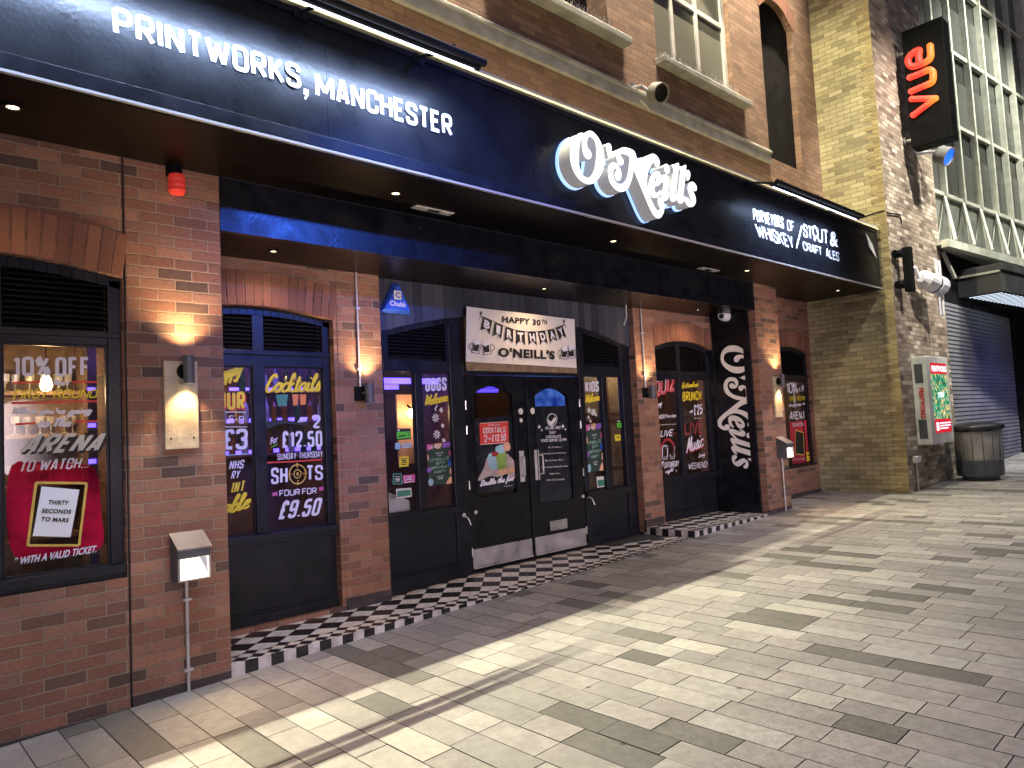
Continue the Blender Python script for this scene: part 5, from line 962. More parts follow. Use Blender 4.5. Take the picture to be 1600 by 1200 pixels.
W_(w3, g3, [
 ('t', 'redp', 'QUIZ', (1022, 622), (1055, 611), (1023, 599), .06, .003), ('t', 'lilac', 'QUIZ', (1021, 620), (1053, 609), (1022, 597), .035, .0055), ('t', 'redline', 'QUIZ', (1021.4, 619.3), (1052.5, 608.7), (1022.4, 598), .012, .0075),
 ('s', 'lilac', 'Every', (1023, 642), (1033, 636), (1024, 631), .006), ('t', 'lilac', 'SUNDAY', (1023, 656), (1041, 654), (1023, 648.5), .035), ('t', 'lilac', 'from 8pm', (1042, 654.5), (1056, 653), (1042, 648), .03), ('t', 'grey', 'Cash, food and drink prizes', (1025, 666), (1056, 664), (1025, 663), .01),
 ('t', 'lilac', 'LIVE', (1031, 683), (1050, 681), (1033, 672), .04), ('l', 'redline', [(1026, 678), (1030, 678)], .01), ('l', 'redline', [(1052, 677), (1056, 677)], .01),
 ('l', 'redp', [(1032, 712), (1033, 697), (1039, 687), (1046, 687), (1052, 694), (1053, 708)], .03, .003), ('t', 'lilac', 'DJ', (1034, 718), (1054, 717), (1034, 696), .06, .005), ('t', 'ink', 'DJ', (1035, 716.8), (1053, 716), (1035, 697.6), .015, .008),
 ('s', 'lilac', 'every', (1030, 731), (1036, 727), (1030, 724), .005), ('t', 'lilac', 'SATURDAY', (1037, 732), (1059, 729), (1038, 722), .03), ('s', 'lilac', 'night', (1039, 742), (1052, 738), (1039, 734), .006), ('t', 'lilac', '!', (1055, 738.5), (1056.5, 738), (1055.5, 734), .03),
 ('s', 'yel', 'Bottomless', (1065, 607), (1090, 604.5), (1065, 598), .006), ('t', 'yel', 'BRUNCH', (1066, 627), (1095, 625), (1066, 612), .035), ('s', 'lilac', 'only', (1077, 646.5), (1082, 645), (1077, 641), .004), ('t', 'lilac', '£25', (1083.5, 649), (1097, 647), (1083, 633), .04), ('t', 'grey', 'Per Person', (1084, 655), (1095, 654), (1084, 653), .01),
 ('t', 'redline', 'LIVE', (1070, 680), (1099, 676), (1069, 661), .05, .004), ('t', 'darkgreen', 'LIVE', (1071, 678.4), (1098, 674.7), (1070, 662.4), .012, .007),
 ('s', 'redp', 'Music', (1073, 710), (1099, 699), (1072, 686), .011, .005), ('s', 'lilac', 'Music', (1072, 708), (1098.5, 697), (1071.5, 685), .010, .009), ('s', 'lilac', 'Every', (1091, 718), (1101, 714), (1091, 710), .005), ('t', 'lilac', 'WEEKEND!', (1075, 734), (1104, 730), (1075, 724), .022)])
g4 = .528
W_(w4, g4, [('t', 'lilac', '10%', (1229, 615), (1246, 614), (1228, 598), .05), ('t', 'lilac', 'off', (1248, 612), (1256, 611), (1248, 602), .03), ('t', 'yel', 'FIRST ROUND', (1233, 627), (1258, 625.5), (1233, 619.5), .04), ('s', 'lilac', "when you're going to the", (1232, 637), (1257, 634), (1232, 631), .005), ('t', 'lilac', 'ARENA', (1233, 656), (1256, 655), (1234, 643), .045), ('p', 'redp', [(1233, 660), (1261, 656), (1264, 722), (1238, 726)], .003), ('t', 'lilac', 'TO WATCH...', (1237, 667.5), (1256, 665.5), (1237, 661.5), .03, .007), ('l', 'gold', [(1242, 672), (1255, 676), (1256, 711), (1242, 709), (1242, 672)], .016, .006), ('p', 'ink', [(1242, 672), (1255, 676), (1256, 711), (1242, 709)], .0048), ('t', 'lilac', 'WITH VALID TICKET', (1238, 720), (1257, 718), (1238, 717), .02, .007)])
sheet('warning_sticker', 'small yellow notice low on the far arena window', 'sticker', g4, ((1259, 720.5), (1268, 720), (1267, 706), (1258.5, 706.5)), 'yel', [('l', 'ink', [(1260.5, 711), (1265.5, 711)], .02)], .012)
# ------------------------------------------------------------------ the banner over the doors
BN = thing('birthday_banner', 'white happy 30th birthday banner fixed to brown boards over the doors', 'banner', (4.77, .70, 2.3)); yb = .705
mb = MB(); K = 12
for i in range(K):
    f = lambda a, b: Vector(aY(728, 565, yb)).lerp(aY(901, 575, yb), a).lerp(Vector(aY(728, 479, yb)).lerp(aY(897, 499, yb), a), b)+Vector((0, .008*math.sin(a*9)-.01*b, 0))
    for j in range(4): mb.face([f(i/K, j/4), f((i+1)/K, j/4), f((i+1)/K, (j+1)/4), f(i/K, (j+1)/4)])
mb.build('banner_sheet', M['banner'], BN, smooth=True)
mb = MB(); mb.box(4.80, 6.52, .775, .788, 2.24, 2.82); mb.build('backing_board', M['lint'], BN)
def bq(p): # crop pixels of the banner
    return aY(720+p[0]/8.42, 470+p[1]/8.42, yb-.016)
ink = MB(); whi = MB()
write(ink, 'HAPPY 30', bq((545, 283)), bq((1050, 330)), bq((545, 200)), bold=.045, lift=.002); write(ink, 'TH', bq((1062, 300)), bq((1132, 306)), bq((1062, 248)), bold=.035, lift=.002)
write(ink, "O'NEILL'S", bq((492, 740)), bq((1238, 775)), bq((492, 612)), bold=.05, lift=.002)
fl = [((300, 212), (412, 268), (380, 440), (335, 362), (262, 385)), ((450, 285), (556, 322), (530, 505), (490, 430), (424, 465)), ((592, 345), (690, 375), (684, 555), (634, 490), (576, 528)), ((726, 392), (838, 402), (848, 580), (790, 515), (728, 572)), ((880, 408), (985, 405), (1000, 585), (942, 525), (892, 583)), ((1015, 405), (1105, 388), (1145, 565), (1085, 512), (1045, 575)), ((1142, 388), (1228, 370), (1270, 530), (1215, 487), (1175, 553)), ((1254, 358), (1336, 326), (1390, 482), (1330, 455), (1302, 520))]
stroke(ink, [bq(p) for p in ((265, 205), (300, 212), (450, 280), (592, 340), (726, 388), (880, 408), (1015, 403), (1142, 386), (1254, 355), (1340, 322), (1370, 310))], .005, .001)
for ch, P in zip('BIRTHDAY', fl):
    ink.prism([bq(p)+Vector((0, -.002, 0)) for p in P], (0, .001, 0))
    a, b, d = Vector(P[0]), Vector(P[1]), Vector(P[4]); e = Vector(P[2]); w = .6 if ch == 'I' else .74
    o = a.lerp(b, .5-w/2); bl_p = o+(d-a)*.72+Vector((8, 0)); br_p = a.lerp(b, .5+w/2)+(e-b)*.72-Vector((4, 0)); tl_p = o+(d-a)*.12
    write(whi, ch, bq(bl_p), bq(br_p), bq(tl_p), bold=.05, lift=.005)
def mug(cx, cy, s, t):
    R2 = lambda x, y: bq((cx+s*(x*math.cos(t)-y*math.sin(t)), cy+s*(x*math.sin(t)+y*math.cos(t))))
    ink.prism([R2(*p)+Vector((0, -.002, 0)) for p in ((-36, -45), (36, -45), (30, 60), (-36, 60))], (0, .001, 0))
    v, f = curve_mesh([poly_smooth([(R2(x, y).x, R2(x, y).z) for x, y in ((-52, -50), (-50, -85), (-20, -105), (10, -108), (45, -95), (55, -60), (40, -40), (10, -35), (-15, -20), (-30, -35))], 4)], .0003); whi.raw([(p[0], yb-.020-p[2], p[1]) for p in v], f)
    stroke(ink, [R2(*p) for p in ((-54, -40), (-56, 88), (46, 88), (52, -40))], .006, .004); sg = -1 if t > 0 else 1
    stroke(ink, [R2(sg*x, y) for x, y in ((54, -30), (90, -30), (108, 5), (95, 40), (54, 55))], .006, .004)
    whi.prism([R2(*p)+Vector((0, -.0025, 0)) for p in ((-54, 64), (50, 64), (46, 86), (-56, 86))], (0, .0006, 0))
mug(205, 605, .95, .14); mug(340, 620, .95, -.16); mug(1365, 690, .85, .16); mug(1455, 680, .85, -.16)
for cx, cy in ((265, 190), (1358, 300)):
    for a in (-.5, .5): stroke(ink, [bq((cx+30*math.sin(a+k)*q, cy-62*math.cos(a+k*.3)*q)) for q, k in ((0, 0), (.6, .25), (1, 0), (.6, -.25), (0, 0))], .004, .001)
    for a in (-.5, .6): stroke(ink, [bq((cx, cy)), bq((cx+50*math.sin(a), cy+55))], .004, .001)
ink.build('printed_lettering', M['ink'], BN); whi.build('printed_lettering', M['lilac'], BN)
# ------------------------------------------------------------------ inside the pub
t = thing('bar_shelving', 'lit back bar with shelves and blue light strips behind the windows', 'bar', (2.6, 2.6, .12))
mb = MB(); mb.box(1.4, 5.2, 2.55, 2.95, .12, 1.05); mb.box(1.4, 5.2, 2.93, 3.0, 1.05, 2.9)
for z in (1.45, 1.80, 2.15): mb.box(1.4, 5.2, 2.70, 2.93, z, z+.025)
mb.build('shelving', M['darkwood'], t)
mb = MB()
for z in (1.478, 1.828, 2.178): mb.box(1.45, 5.15, 2.915, 2.93, z+.002, z+.045)
mb.box(1.4, 5.2, 2.2, 2.25, 2.62, 2.70); mb.build('light_strip', M['blueled'], t)
bt = MB(); bt.lathe((0, 0, 0), [(.001, 0), (.036, 0), (.036, .17), (.014, .22), (.012, .29), (.001, .29)], 10)
rr = random.Random(8); first = None; cols = [paint('bottle_amber', (.16, .06, .012), .1), paint('bottle_green', (.02, .07, .03), .1), paint('bottle_clear', (.30, .33, .36), .08)]
protos = [tag(bt.build('bottle', m, None), s_+' spirit bottle standing on the lit bar shelves', 'bottle', s_+' bottles on the bar shelves') for m, s_ in zip(cols, ('amber', 'green', 'clear'))]
for p_ in protos: p_.location = (1.5+.1*protos.index(p_), 2.80, 1.825)
for z in (1.475, 1.825, 2.175):
    x = 1.85
    while x < 5.0:
        o = rr.choice(protos); c = o.copy(); C.objects.link(c); c.location = (x, 2.80+rr.uniform(-.04, .04), z); x += rr.uniform(.10, .17)
t = thing('gantry_shelf', 'wooden shelf unit hung with glasses behind the arena window', 'shelf', (.4, 1.5, .12))
mb = MB()
for z in (.95, 1.35, 1.72, 2.05): mb.box(-.3, 1.45, 1.45, 1.75, z, z+.03)
for x in (-.3, .25, .8, 1.42): mb.box(x, x+.03, 1.45, 1.75, .12, 2.6)
mb.box(-.3, 1.45, 1.74, 1.77, .12, 2.6); mb.build('shelves', M['lint'], t)
gl = MB(); gl.lathe((0, 0, 0), [(.028, 0), (.032, .002), (.005, .012), (.005, .06), (.03, .085), (.034, .14)], 10)
gm = paint('clear_glassware', (.55, .55, .53), .08, spec=.9); g0 = tag(gl.build('wine_glass', gm, None), 'stemmed glass standing on the shelves behind the arena window', 'glass', 'glasses on the shelves')
g0.location = (.3, 1.55, 1.38)
for z in (1.38, 1.75, 2.08):
    x = .42
    while x < 1.40:
        c = g0.copy(); C.objects.link(c); c.location = (x, rr.uniform(1.52, 1.66), z); x += rr.uniform(.07, .10)
def pendant(loc, label, e=22):
    t = thing('pendant_lamp', label, 'pendant lamp', loc, 'bare pendant bulbs in the pub'); x, y, z = loc
    mb = MB(); mb.cyl((x, y, z+.10), (x, y, 3.05), .004, 6); mb.cyl((x, y, z+.06), (x, y, z+.12), .016, 10); mb.build('cord', M['matt'], t)
    mb = MB(); mb.lathe((x, y, z), [(.001, -.055), (.03, -.045), (.042, -.01), (.034, .03), (.016, .065)], 16); mb.build('bulb', M['bulb'], t)
    lamp('bulb_glow', 'POINT', (0, 0, -.08), e, (1, .62, .28), parent=t, shadow_soft_size=.05); return t
pq = aY(72, 600, 1.15); pe = pendant((pq.x, 1.15, pq.z), 'glowing bare bulb hanging behind the arena window lettering', 13)
dup(pe, (-.2, .95, 2.05), 'glowing bare bulb deep behind the arena window'); dup(pe, (2.9, 1.9, 2.55), 'glowing bare bulb behind the cocktails window'); dup(pe, (7.6, 2.2, 2.5), 'glowing bare bulb behind the kids welcome pane'); dup(pe, (9.6, 1.9, 2.5), 'glowing bare bulb behind the quiz window')
t = thing('inside_wall_light', 'bright little wall light on a pale panel near the dogs pane', 'wall light', (4.6, 1.3, 1.85)); q = aY(643, 646, 1.25)
mb = MB(); mb.box(4.28, 4.61, 1.32, 1.34, 1.3, 2.03); mb.build('pale_panel', M['peach'], t); mb = MB(); mb.lathe((q.x, 1.25, q.z), [(.001, -.05), (.035, -.03), (.04, .0), (.03, .04), (.001, .05)], 12); mb.build('bulb', M['bulb'], t); mb = MB(); mb.cyl((q.x, 1.25, q.z+.05), (q.x, 1.32, q.z+.09), .01); mb.build('arm', M['matt'], t)
lamp('bulb_glow', 'POINT', (q.x-4.6, -.10, q.z-1.85+.0), 9, (1, .62, .25), parent=t, shadow_soft_size=.04)
t = thing('menu_stand', 'pale slanted menu stand behind the pane with the green hygiene sticker and yellow notice', 'stand', (4.1, 1.05, .12)); mb = MB(); mb.prism([(3.93, 1.0, .12), (4.18, 1.0, .12), (4.18, 1.0, .95), (3.93, 1.0, 1.05)], (0, .2, 0)); mb.build('body', M['grey'], t, bevel=.01)
mb = MB(); cols = ['redline', 'gold', 'teal', 'redline', 'violet']; x = 2.2; k = 0
while x < 5.4:
    mb.m = k % 3; z = 2.60+.05*math.sin(x*2); mb.prism([(x, 1.2, z), (x+.20, 1.2, z-.01), (x+.10, 1.2, z-.30)], (0, .003, 0)); x += .24; k += 1
tag(mb.build('bunting', [M['redline'], M['gold'], M['teal']], None), 'string of red gold and green pennants across the bar ceiling', 'bunting')
lamp('bar_glow', 'AREA', (3.3, 2.3, 2.6), 22, (.16, .10, 1), target=(3.3, 2.6, 1.2), shape='RECTANGLE', size=3.2, size_y=.1)

t = thing('video_screen', 'bright blue video screen glimpsed through the glass above the opening times', 'screen', (6.2, 1.7, 1.7)); q0, q1_ = aY(832, 660, 1.6), aY(896, 606, 1.6)
mb = MB(); mb.box(q0.x-.3, q1_.x+.08, 1.60, 1.64, q0.z-.1, q1_.z+.25); mb.build('casing', M['matt'], t); mb = MB(); mb.box(q0.x-.27, q1_.x+.05, 1.594, 1.599, q0.z-.07, q1_.z+.22)
def vidmat():
    m, nt, p, L = newmat('blue_video'); tcn = node(nt, 'ShaderNodeTexCoord'); n = node(nt, 'ShaderNodeTexNoise'); n.inputs['Scale'].default_value = 5; n.inputs['Detail'].default_value = 3; L.new(tcn.outputs['Object'], n.inputs['Vector'])
    r = node(nt, 'ShaderNodeValToRGB'); r.color_ramp.elements[0].position = .35; r.color_ramp.elements[0].color = (.01, .05, .35, 1); r.color_ramp.elements[1].position = .7; r.color_ramp.elements[1].color = (.15, .35, 1, 1); L.new(n.outputs['Fac'], r.inputs[0]); L.new(r.outputs[0], p.inputs['Emission Color']); p.inputs['Emission Strength'].default_value = 2.0; p.inputs['Base Color'].default_value = (.01, .01, .02, 1); return m
mb.build('display', vidmat(), t)
t = thing('ceiling_light_strips', 'purple blue light strips inside above the dogs welcome pane', 'light strip', (4.2, 1.5, 2.2))
mb = MB()
for k, (yy, zz) in enumerate(((1.5, 2.16), (1.9, 2.20), (2.3, 2.16))): mb.box(4.0, 4.98, yy, yy+.03, zz, zz+.06); mb.box(5.2, 6.6, yy, yy+.03, zz-.04, zz+.01)
mb.build('strip', M['blueled'], t)
t = thing('lit_inner_porch', 'tan lit inner porch with pale panels behind the kids welcome pane', 'partition', (7.6, 1.6, .12))
mb = MB(); mb.box(7.6, 9.1, 1.62, 1.66, .12, 2.9); mb.build('panel', paint('tan_panel', (.30, .22, .12), .6, var=.3), t)
mb = MB()
for z in (.95, 1.62, 1.72, 2.35): mb.box(7.6, 9.1, 1.59, 1.62, z, z+.05)
for x in (8.02, 8.42): mb.box(x, x+.05, 1.585, 1.62, .12, 2.9)
mb.build('rail', M['darkwood'], t)
mb = MB(); mb.box(8.08, 8.41, 1.600, 1.615, 1.78, 2.34); mb.box(8.08, 8.41, 1.600, 1.615, 1.02, 1.61); mb.build('pale_infill', M['lint'], t)
lamp('porch_glow', 'POINT', (.6, -.35, 2.3), 13, (1, .80, .52), parent=t, shadow_soft_size=.06)
# ------------------------------------------------------------------ the yellow brick building
YB = thing('yellow_brick_building', 'tall yellow and purple brick corner block beside the pub', 'building', (12.05, -.95, .3))
def wface(mb, pts): mb.face(pts)
mb = MB(); mb.face([(12.05, .45, .1), (12.05, -.95, .1), (12.05, -.95, 13.5), (12.05, .45, 13.5)]); mb.build('return_wall', M['yellow'], YB)
mb = MB(); mb.face([(12.05, -.95, .1), (14.56, -.95, .1), (14.56, -.95, 13.5), (12.05, -.95, 13.5)]); mb.face([(14.56, -.95, .1), (14.56, .6, .1), (14.56, .6, 13.5), (14.56, -.95, 13.5)]); mb.build('street_wall', M['purple'], YB)
mb = MB(); rq = random.Random(5); z = .34                       # toothed corner bricks
while z < 13:
    w = .105 if int(z/CH) % 2 else .215
    mb.box(12.05-.004, 12.06, -.954, -.954+w-.01, z, z+CH-.011); z += CH
mb.build('corner_bricks', islandmat('corner_brick', (.26, .20, .095), (.48, .39, .19), bump=.6), YB)
mb = MB(); mb.tube([(12.03, .1, 4.72), (12.03, -.4, 4.70), (12.035, -.93, 4.74), (12.1, -.972, 4.70), (12.6, -.97, 4.76), (12.66, -.97, 4.62)], .011, 6)
tag(mb.build('wall_cable', M['matt'], None), 'thin black cable clipped across the corner of the yellow brick block', 'cable')
# upright column loudspeaker
t = thing('column_speaker', 'tall narrow black column speaker on two arms on the purple brick wall', 'speaker', (12.95, -.95, 3.5))
a, b = aY(1417, 386, -1.12), aY(1428, 456, -1.12); z0, z1 = aY(1425, 457, -1.1).z, aY(1414, 386, -1.1).z
mb = MB(); mb.box(a.x-.06, a.x+.07, -1.18, -1.05, z0, z1); mb.build('cabinet', M['matt'], t, bevel=.02)
mb = MB()
for z in (z0+.12, z1-.10): mb.box(a.x-.14, a.x-.0, -1.08, -.952, z-.05, z+.05); mb.cyl((a.x-.22, -1.0, z), (a.x-.1, -1.04, z), .05, 10)
mb.build('bracket', M['matt'], t)
# bullet camera
t = thing('bullet_camera', 'white bullet security camera with antennas on the purple brick wall', 'camera', (14.0, -.95, 3.8))
a, b = aY(1443, 436, -1.16), aY(1466, 446, -1.22)
mb = MB(); mb.cyl(a, a.lerp(b, .62), .145, 16); mb.cyl(a-(b-a)*.18, a, .07, 12, .14); mb.build('housing', M['white'], t)
mb = MB(); mb.cyl(a.lerp(b, .62), a.lerp(b, .75), .135, 16); mb.build('front_ring', M['ink'], t)
mb = MB(); mb.cyl(a.lerp(b, .75), a.lerp(b, 1.15), .16, 12); mb.build('mount', M['lilac'], t)
mb = MB(); c = a.lerp(b, .95)
for dx in (-.06, .10): mb.cyl(c+Vector((dx, -.02, -.5)), c+Vector((dx, -.02, .42)), .022, 8)
mb.tube([a+Vector((-.35, .1, .12)), a+Vector((-.2, .05, .18)), a+Vector((-.15, .02, .0))], .03, 6); mb.build('antenna', M['white'], t)
# outlet with a conduit to the ground
t = thing('wall_outlet', 'small white outlet box on a thin conduit near the foot of the purple brick wall', 'outlet', (12.6, -.95, .3)); a = aY(1433, 718, -.99)
mb = MB(); mb.box(a.x-.10, a.x+.10, -1.02, -.953, a.z-.05, a.z+.05); mb.build('box', M['grey'], t, bevel=.01); mb = MB(); mb.cyl((a.x, -.975, gz(a.x)-.01), (a.x, -.975, a.z-.05), .018, 8); mb.build('conduit', M['galv'], t)
# advertising screen
t = thing('advertising_screen', 'upright grey boxed advertising screen on the purple brick wall', 'screen', (13.8, -.95, 1.0)); yf = -1.18
P = [aY(x, y, yf) for x, y in ((1457, 694), (1492, 691), (1480, 558), (1447, 557))]
x0, x1 = (P[0].x+P[3].x)/2, (P[1].x+P[2].x)/2; z0, z1 = (P[0].z+P[1].z)/2, (P[2].z+P[3].z)/2
mb = MB(); mb.box(x0, x1, yf, -.953, z0, z1); mb.build('casing', M['grey'], t, bevel=.012)
w, h = x1-x0, z1-z0
for zz in (z0+.10, z1-.42): mb = MB(); mb.box(x0-.006, x0+.002, -1.12, -1.0, zz, zz+.30); mb.build('side_vent', M['greymetal'], t)
def sc(a, b, l=.004): return Vector((x0+w*a, yf-l, z0+h*b))
def screenmat():
    m, nt, p, L = newmat('screen_picture'); tcn = node(nt, 'ShaderNodeTexCoord'); v = node(nt, 'ShaderNodeTexVoronoi'); v.inputs['Scale'].default_value = 7; v.inputs['Randomness'].default_value = 1
    n = node(nt, 'ShaderNodeTexNoise'); n.inputs['Scale'].default_value = 4; n.inputs['Detail'].default_value = 3; L.new(tcn.outputs['Object'], n.inputs['Vector']); L.new(n.outputs['Color'], v.inputs['Vector'])
    r = node(nt, 'ShaderNodeValToRGB'); cr = r.color_ramp; cr.elements[0].color = (.005, .03, .02, 1); cr.elements[1].color = (.9, .8, .6, 1)
    for q, c in ((.3, (.01, .14, .06)), (.45, (.02, .32, .12)), (.58, (.10, .45, .40)), (.68, (.55, .25, .03)), (.78, (.75, .45, .06))):
        e = cr.elements.new(q); e.color = c+(1,)
    L.new(n.outputs['Fac'], r.inputs[0]); mr = node(nt, 'ShaderNodeMapRange'); mr.inputs[1].default_value = .30; mr.inputs[2].default_value = .70; L.new(n.outputs['Fac'], mr.inputs[0]); n.inputs['Scale'].default_value = 9; n.inputs['Distortion'].default_value = 1.5
    L.new(mr.outputs[0], r.inputs[0]); L.new(r.outputs[0], p.inputs['Emission Color']); p.inputs['Emission Strength'].default_value = 1.3; p.inputs['Base Color'].default_value = (.02, .02, .02, 1); return m
mb = MB(); mb.m = 0; rect(mb, sc(.16, .28, 0), sc(.90, .28, 0), sc(.16, .80, 0), .003); mb.m = 1; rect(mb, sc(.16, .80, 0), sc(.90, .80, 0), sc(.16, .925, 0), .003); rect(mb, sc(.16, .125, 0), sc(.90, .125, 0), sc(.16, .28, 0), .003)
mb.build('display', [screenmat(), glow('screen_red', (.72, .012, .03), 1.0, (.02, .005, .005))], t)
mb = MB(); write(mb, 'PRINTWORKS', sc(.20, .825), sc(.87, .825), sc(.20, .895), bold=.05); rect(mb, sc(.21, .15), sc(.32, .15), sc(.21, .245), .003)
for k in range(3): rect(mb, sc(.36, .225-k*.03), sc(.86-.12*(k == 2), .225-k*.03), sc(.36, .24-k*.03), .003)
write(mb, 'YOU', sc(.36, .52), sc(.66, .53), sc(.38, .585), bold=.05); mb.build('display_lettering', glow('screen_white', (.85, .9, 1), 1.2), t)
mb = MB(); X_ = x0-.007; zc = z0+h*.47; write(mb, 'PRINTWORKS', Vector((X_, -1.04, zc+.24)), Vector((X_, -1.04, zc-.24)), Vector((X_, -1.115, zc+.24)), bold=.045, n=(-1, 0, 0), lift=.001); mb.build('side_lettering', M['redline'], t)
# litter bin
bc = Vector((13.99, -1.42, gz(14)))
t = thing('litter_bin', 'round grey litter bin with a dark domed rim near the roller shutter', 'bin', bc)
mb = MB(); mb.lathe(bc, [(.001, 0), (.26, 0), (.27, .06), (.335, .075), (.34, .30), (.335, .33)], 36); mb.build('base', M['greymetal'], t, smooth=False)
mb = MB(); mb.lathe(bc, [(.325, .32), (.33, .36), (.345, .80), (.33, .84)], 36); mb.build('drum', paint('worn_bin_steel', (.40, .385, .36), .42, metal=.55, var=.35, nscale=3, bump=.2, bscale=12), t, smooth=False)
mb = MB(); mb.lathe(bc, [(.33, .80), (.385, .815), (.40, .85), (.395, .895), (.36, .915), (.25, .945), (.12, .962), (.001, .966)], 40); mb.build('lid', paint('dark_bin_rim', (.035, .035, .04), .32, metal=.3, var=.3), t, smooth=True)
mb = MB()
for k in range(14): a = k*2*math.pi/14; mb.cyl(bc+Vector((.337*math.cos(a), .337*math.sin(a), .10)), bc+Vector((.339*math.cos(a), .339*math.sin(a), .80)), .006, 5)
mb.build('seam', M['greymetal'], t)
# projecting cinema sign
t = thing('cinema_sign', 'black projecting box sign with glowing red letters reading vue', 'sign', (13.05, -1.1, 5.9))
mb = MB(); mb.box(13.05, 13.38, -1.70, -1.09, 5.93, 7.93); mb.build('sign_box', paint('dead_black_panel', (.0022, .0022, .0024), .6, spec=.08), t, bevel=.008)
mb = MB()
for z in (7.62, 6.12): mb.cyl((13.2, -1.09, z), (13.2, -.955, z), .03, 10); mb.cyl((13.2, -.985, z), (13.2, -.953, z), .07, 12)
mb.build('fixing_arm', M['silver'], t)
def vuemat():
    m, nt, p, L = newmat('red_glow_letters'); tcn = node(nt, 'ShaderNodeTexCoord'); s = node(nt, 'ShaderNodeSeparateXYZ'); L.new(tcn.outputs['Object'], s.inputs[0])
    mr = node(nt, 'ShaderNodeMapRange'); mr.inputs[1].default_value = -.26; mr.inputs[2].default_value = -.50; L.new(s.outputs['Y'], mr.inputs[0])
    r = node(nt, 'ShaderNodeValToRGB'); r.color_ramp.elements[0].color = (1, .045, .025, 1); r.color_ramp.elements[1].color = (1, .42, .03, 1); L.new(mr.outputs[0], r.inputs[0])
    L.new(r.outputs[0], p.inputs['Emission Color']); p.inputs['Emission Strength'].default_value = 1.25; p.inputs['Base Color'].default_value = (.3, .02, .01, 1); return m
vl = vuemat()
def vp(x, y): return aX(1410+x/9.23, 60+y/9.23, 13.02)
for nm, P in (('letter_v', [(140, 875), (475, 865), (160, 1105)]), ('letter_u', [(110, 565), (250, 510), (350, 464), (405, 455), (438, 485), (445, 545), (437, 605), (405, 645), (310, 688), (130, 765)]), ('letter_e', [(245, 345), (238, 250), (243, 172), (185, 192), (120, 240), (85, 300), (88, 355), (115, 395), (165, 405), (240, 383), (325, 348), (385, 305), (408, 250), (405, 180), (400, 110)])):
    mb = MB(); pts = P if nm == 'letter_v' else poly_smooth(P, 3, False); W3_ = [vp(*p) for p in pts]
    for a, b in zip(W3_, W3_[1:]): mb.cyl(a, b, .048, 10)
    for q in W3_: mb.cyl(q+Vector((-.03, 0, 0)), q+Vector((.03, 0, 0)), .047, 10)
    mb.build(nm, vl, t)
# blue lensed drum lamp under the sign
c = aY(1474, 243, -1.35)
t, mb, c_ = drum((c.x, c.y, c.z), (-.10, -.85, -.52), 'drum floodlight with a bright blue lens below the cinema sign', glow('blue_lens', (.01, .10, 1), 2.2, (.02, .05, .4)))
mb.tube([(c.x-.1, -.953, c.z+.12), (c.x-.03, -1.1, c.z+.13), (c.x, -1.25, c.z+.10)], .03); mb.build('bracket', M['silver'], t)
# ------------------------------------------------------------------ glass fronted building, canopy and roller shutter
ga = R_(-5.4); gu = Vector((math.cos(ga), math.sin(ga), 0)); gn = Vector((-math.sin(ga), math.cos(ga), 0)); GT = Matrix(((gu.x, gn.x, 0, 0), (gu.y, gn.y, 0, 0), (0, 0, 1, 0), (0, 0, 0, 1)))
GB = thing('glass_building', 'dark glass fronted building with pale metal mullions beyond the brick corner', 'building', (15, -.85, .4))
def gbox(mb, a, b, c, d, e, f): return mb.box(a, b, c, d, e, f, GT)
mb = MB(); G0 = .6; k = 0; pale = paint('pale_green_grey_mullion', (.58, .59, .50), .45, metal=.2, var=.15)
u = 15.36-.85
while u < 27:
    gbox(mb, u-.035, u+.035, G0-.10, G0+.02, 5.60, 14.5); u += .85
for z in (5.63, 7.15, 8.70, 10.22, 11.75): gbox(mb, 14.4, 27, G0-.06, G0+.02, z-.035, z+.035)
gbox(mb, 20.40, 20.62, G0-.16, G0+.1, 5.6, 14.5); mb.build('mullion_grid', pale, GB)
mb = MB(); gbox(mb, 14.4, 27, G0+.03, G0+.06, 4.6, 14.5); mb.build('glazing', paint('dark_reflective_glass', (.028, .030, .028), .16, var=.5, nscale=.7, rvar=.05), GB)
mb = MB(); z = 5.63
for z in (5.63, 7.15, 8.70, 10.22): gbox(mb, 14.4, 27, G0+.005, G0+.028, z+.06, z+1.02)
mb.build('spandrel_panel', paint('grey_spandrel_glass', (.075, .077, .070), .3, var=.25, nscale=.8), GB)
mb = MB(); u = 15.36-.85; beam = []
while u < 26:
    a = GT @ Vector((u, G0-.04, 5.62)); a2 = GT @ Vector((u+.85, G0-.04, 5.62)); b = GT @ Vector((u+.10, G0-.34, 4.58)); b2 = GT @ Vector((u+.42, G0+.0, 4.6))
    mb.cyl(a2, GT @ Vector((u+.25, G0-.38, 4.60)), .030, 8); mb.cyl(a, b2, .018, 6); mb.cyl(a2, b2, .010, 6); mb.cyl(a2, GT @ Vector((u+.85, G0-.1, 4.6)), .012, 6); u += .85
mb.build('truss', pale, GB)
mb = MB(); gbox(mb, 14.4, 27, G0+.002, G0+.03, 4.55, 5.60); mb.build('lower_panel', paint('grey_green_panel', (.15, .155, .135), .5, var=.2), GB)
mb = MB(); gbox(mb, 14.4, 27, G0-.40, G0-.28, 4.44, 4.58); gbox(mb, 14.4, 27, G0-.28, G0+.1, 4.50, 4.55); mb.build('edge_beam', pale, GB)
mb = MB(); mb.box(14.58, 14.64, -.93, -.85, 4.4, 13.5); mb.build('end_post', pale, GB)
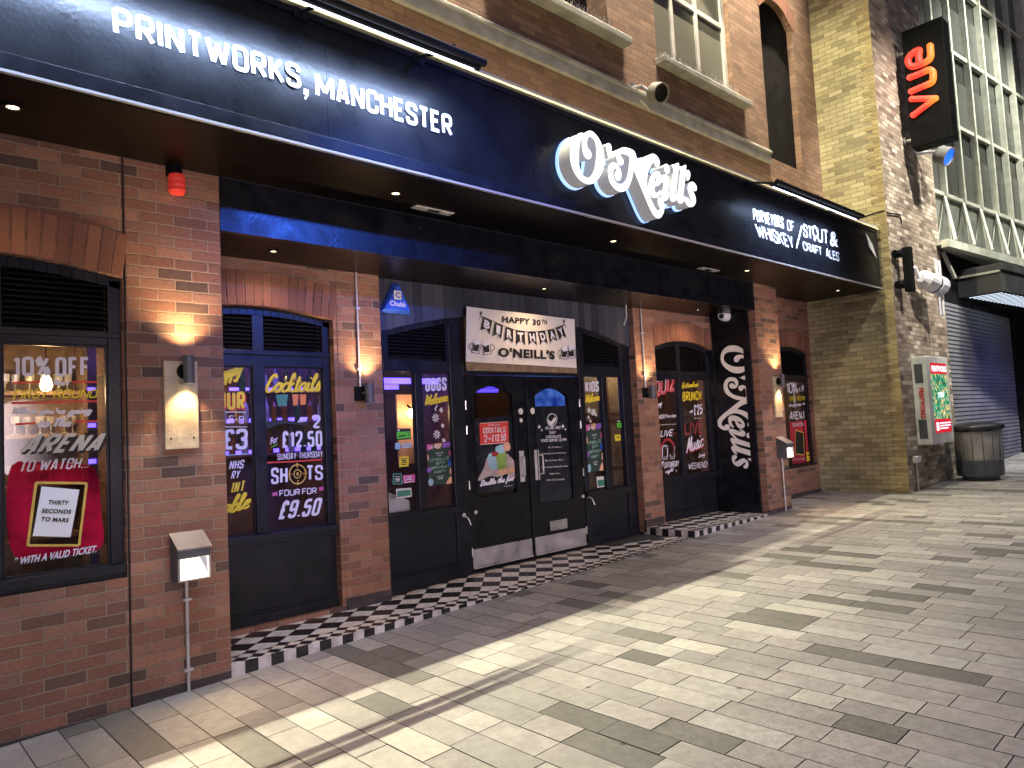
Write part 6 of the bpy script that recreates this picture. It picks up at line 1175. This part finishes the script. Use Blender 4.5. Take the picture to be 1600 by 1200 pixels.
mb = MB(); zs = gz(16.5)-.02; n = 40
for i in range(n):
    za = zs+(3.52-zs)*i/n; zb3 = zs+(3.52-zs)*(i+1)/n
    mb.prism([(14.56, -.90, za), (14.56, -.925, za+.012), (14.56, -.915, zb3-.012), (14.56, -.90, zb3)], (4.55, 0, 0))
mb.build('roller_shutter', paint('grey_roller_shutter', (.19, .19, .22), .5, metal=.2, var=.15, nscale=2), GB)
mb = MB(); mb.box(19.11, 27, -.95, -.8, .3, 4.5); mb.box(14.56, 19.2, -.90, -.8, 3.52, 4.5); mb.build('dark_wall', M['matt'], GB)
# canopy over the shutter, with rows of lit tubes beneath
CX, CY_ = aY(1562, 411, -1.62), None
cu0 = CX.x*gu.x+CX.y*gu.y; cv0 = CX.x*gn.x+CX.y*gn.y; ct = CX.z; cb = aY(1566, 455, -1.62).z
mb = MB(); gbox(mb, cu0, 27, cv0, cv0+1.5, cb, ct-.12); gbox(mb, cu0-.03, 27, cv0-.03, cv0+1.5, ct-.12, ct); mb.build('canopy', paint('dark_canopy_metal', (.055, .056, .058), .5, var=.2, nscale=2), GB, bevel=.01)
mb = MB(); gbox(mb, cu0-.035, cu0-.004, cv0, cv0+1.5, ct-.16, ct-.12); mb.build('canopy_edge', pale, GB)
mb = MB()
gbox(mb, cu0+.02, 27, cv0+.02, cv0+1.4, cb-.0025, cb-.001); mb.build('canopy_underside', M['matt'], GB); mb = MB()
for k in range(22): u = cu0+.14+k*.20; gbox(mb, u, u+.035, cv0+.05, cv0+.60, cb-.009, cb-.003)
mb.build('canopy_tube_light', glow('canopy_tubes', (.72, .86, 1), 1.6), GB)
mb = MB(); mb.tube([Vector((14.7, -.95, 4.42)), Vector((15.1, -1.0, 3.98))], .04, 6); mb.build('tie_rod', pale, GB)
# the far end of the street, closed by a dark block
fb = thing('far_building', 'dark block closing the street far beyond the shutter', 'building', (27, -3, 0)); mb = MB(); mb.box(27.2, 30, -30, 3, -.5, 13); mb.build('wall', M['matt'], fb)
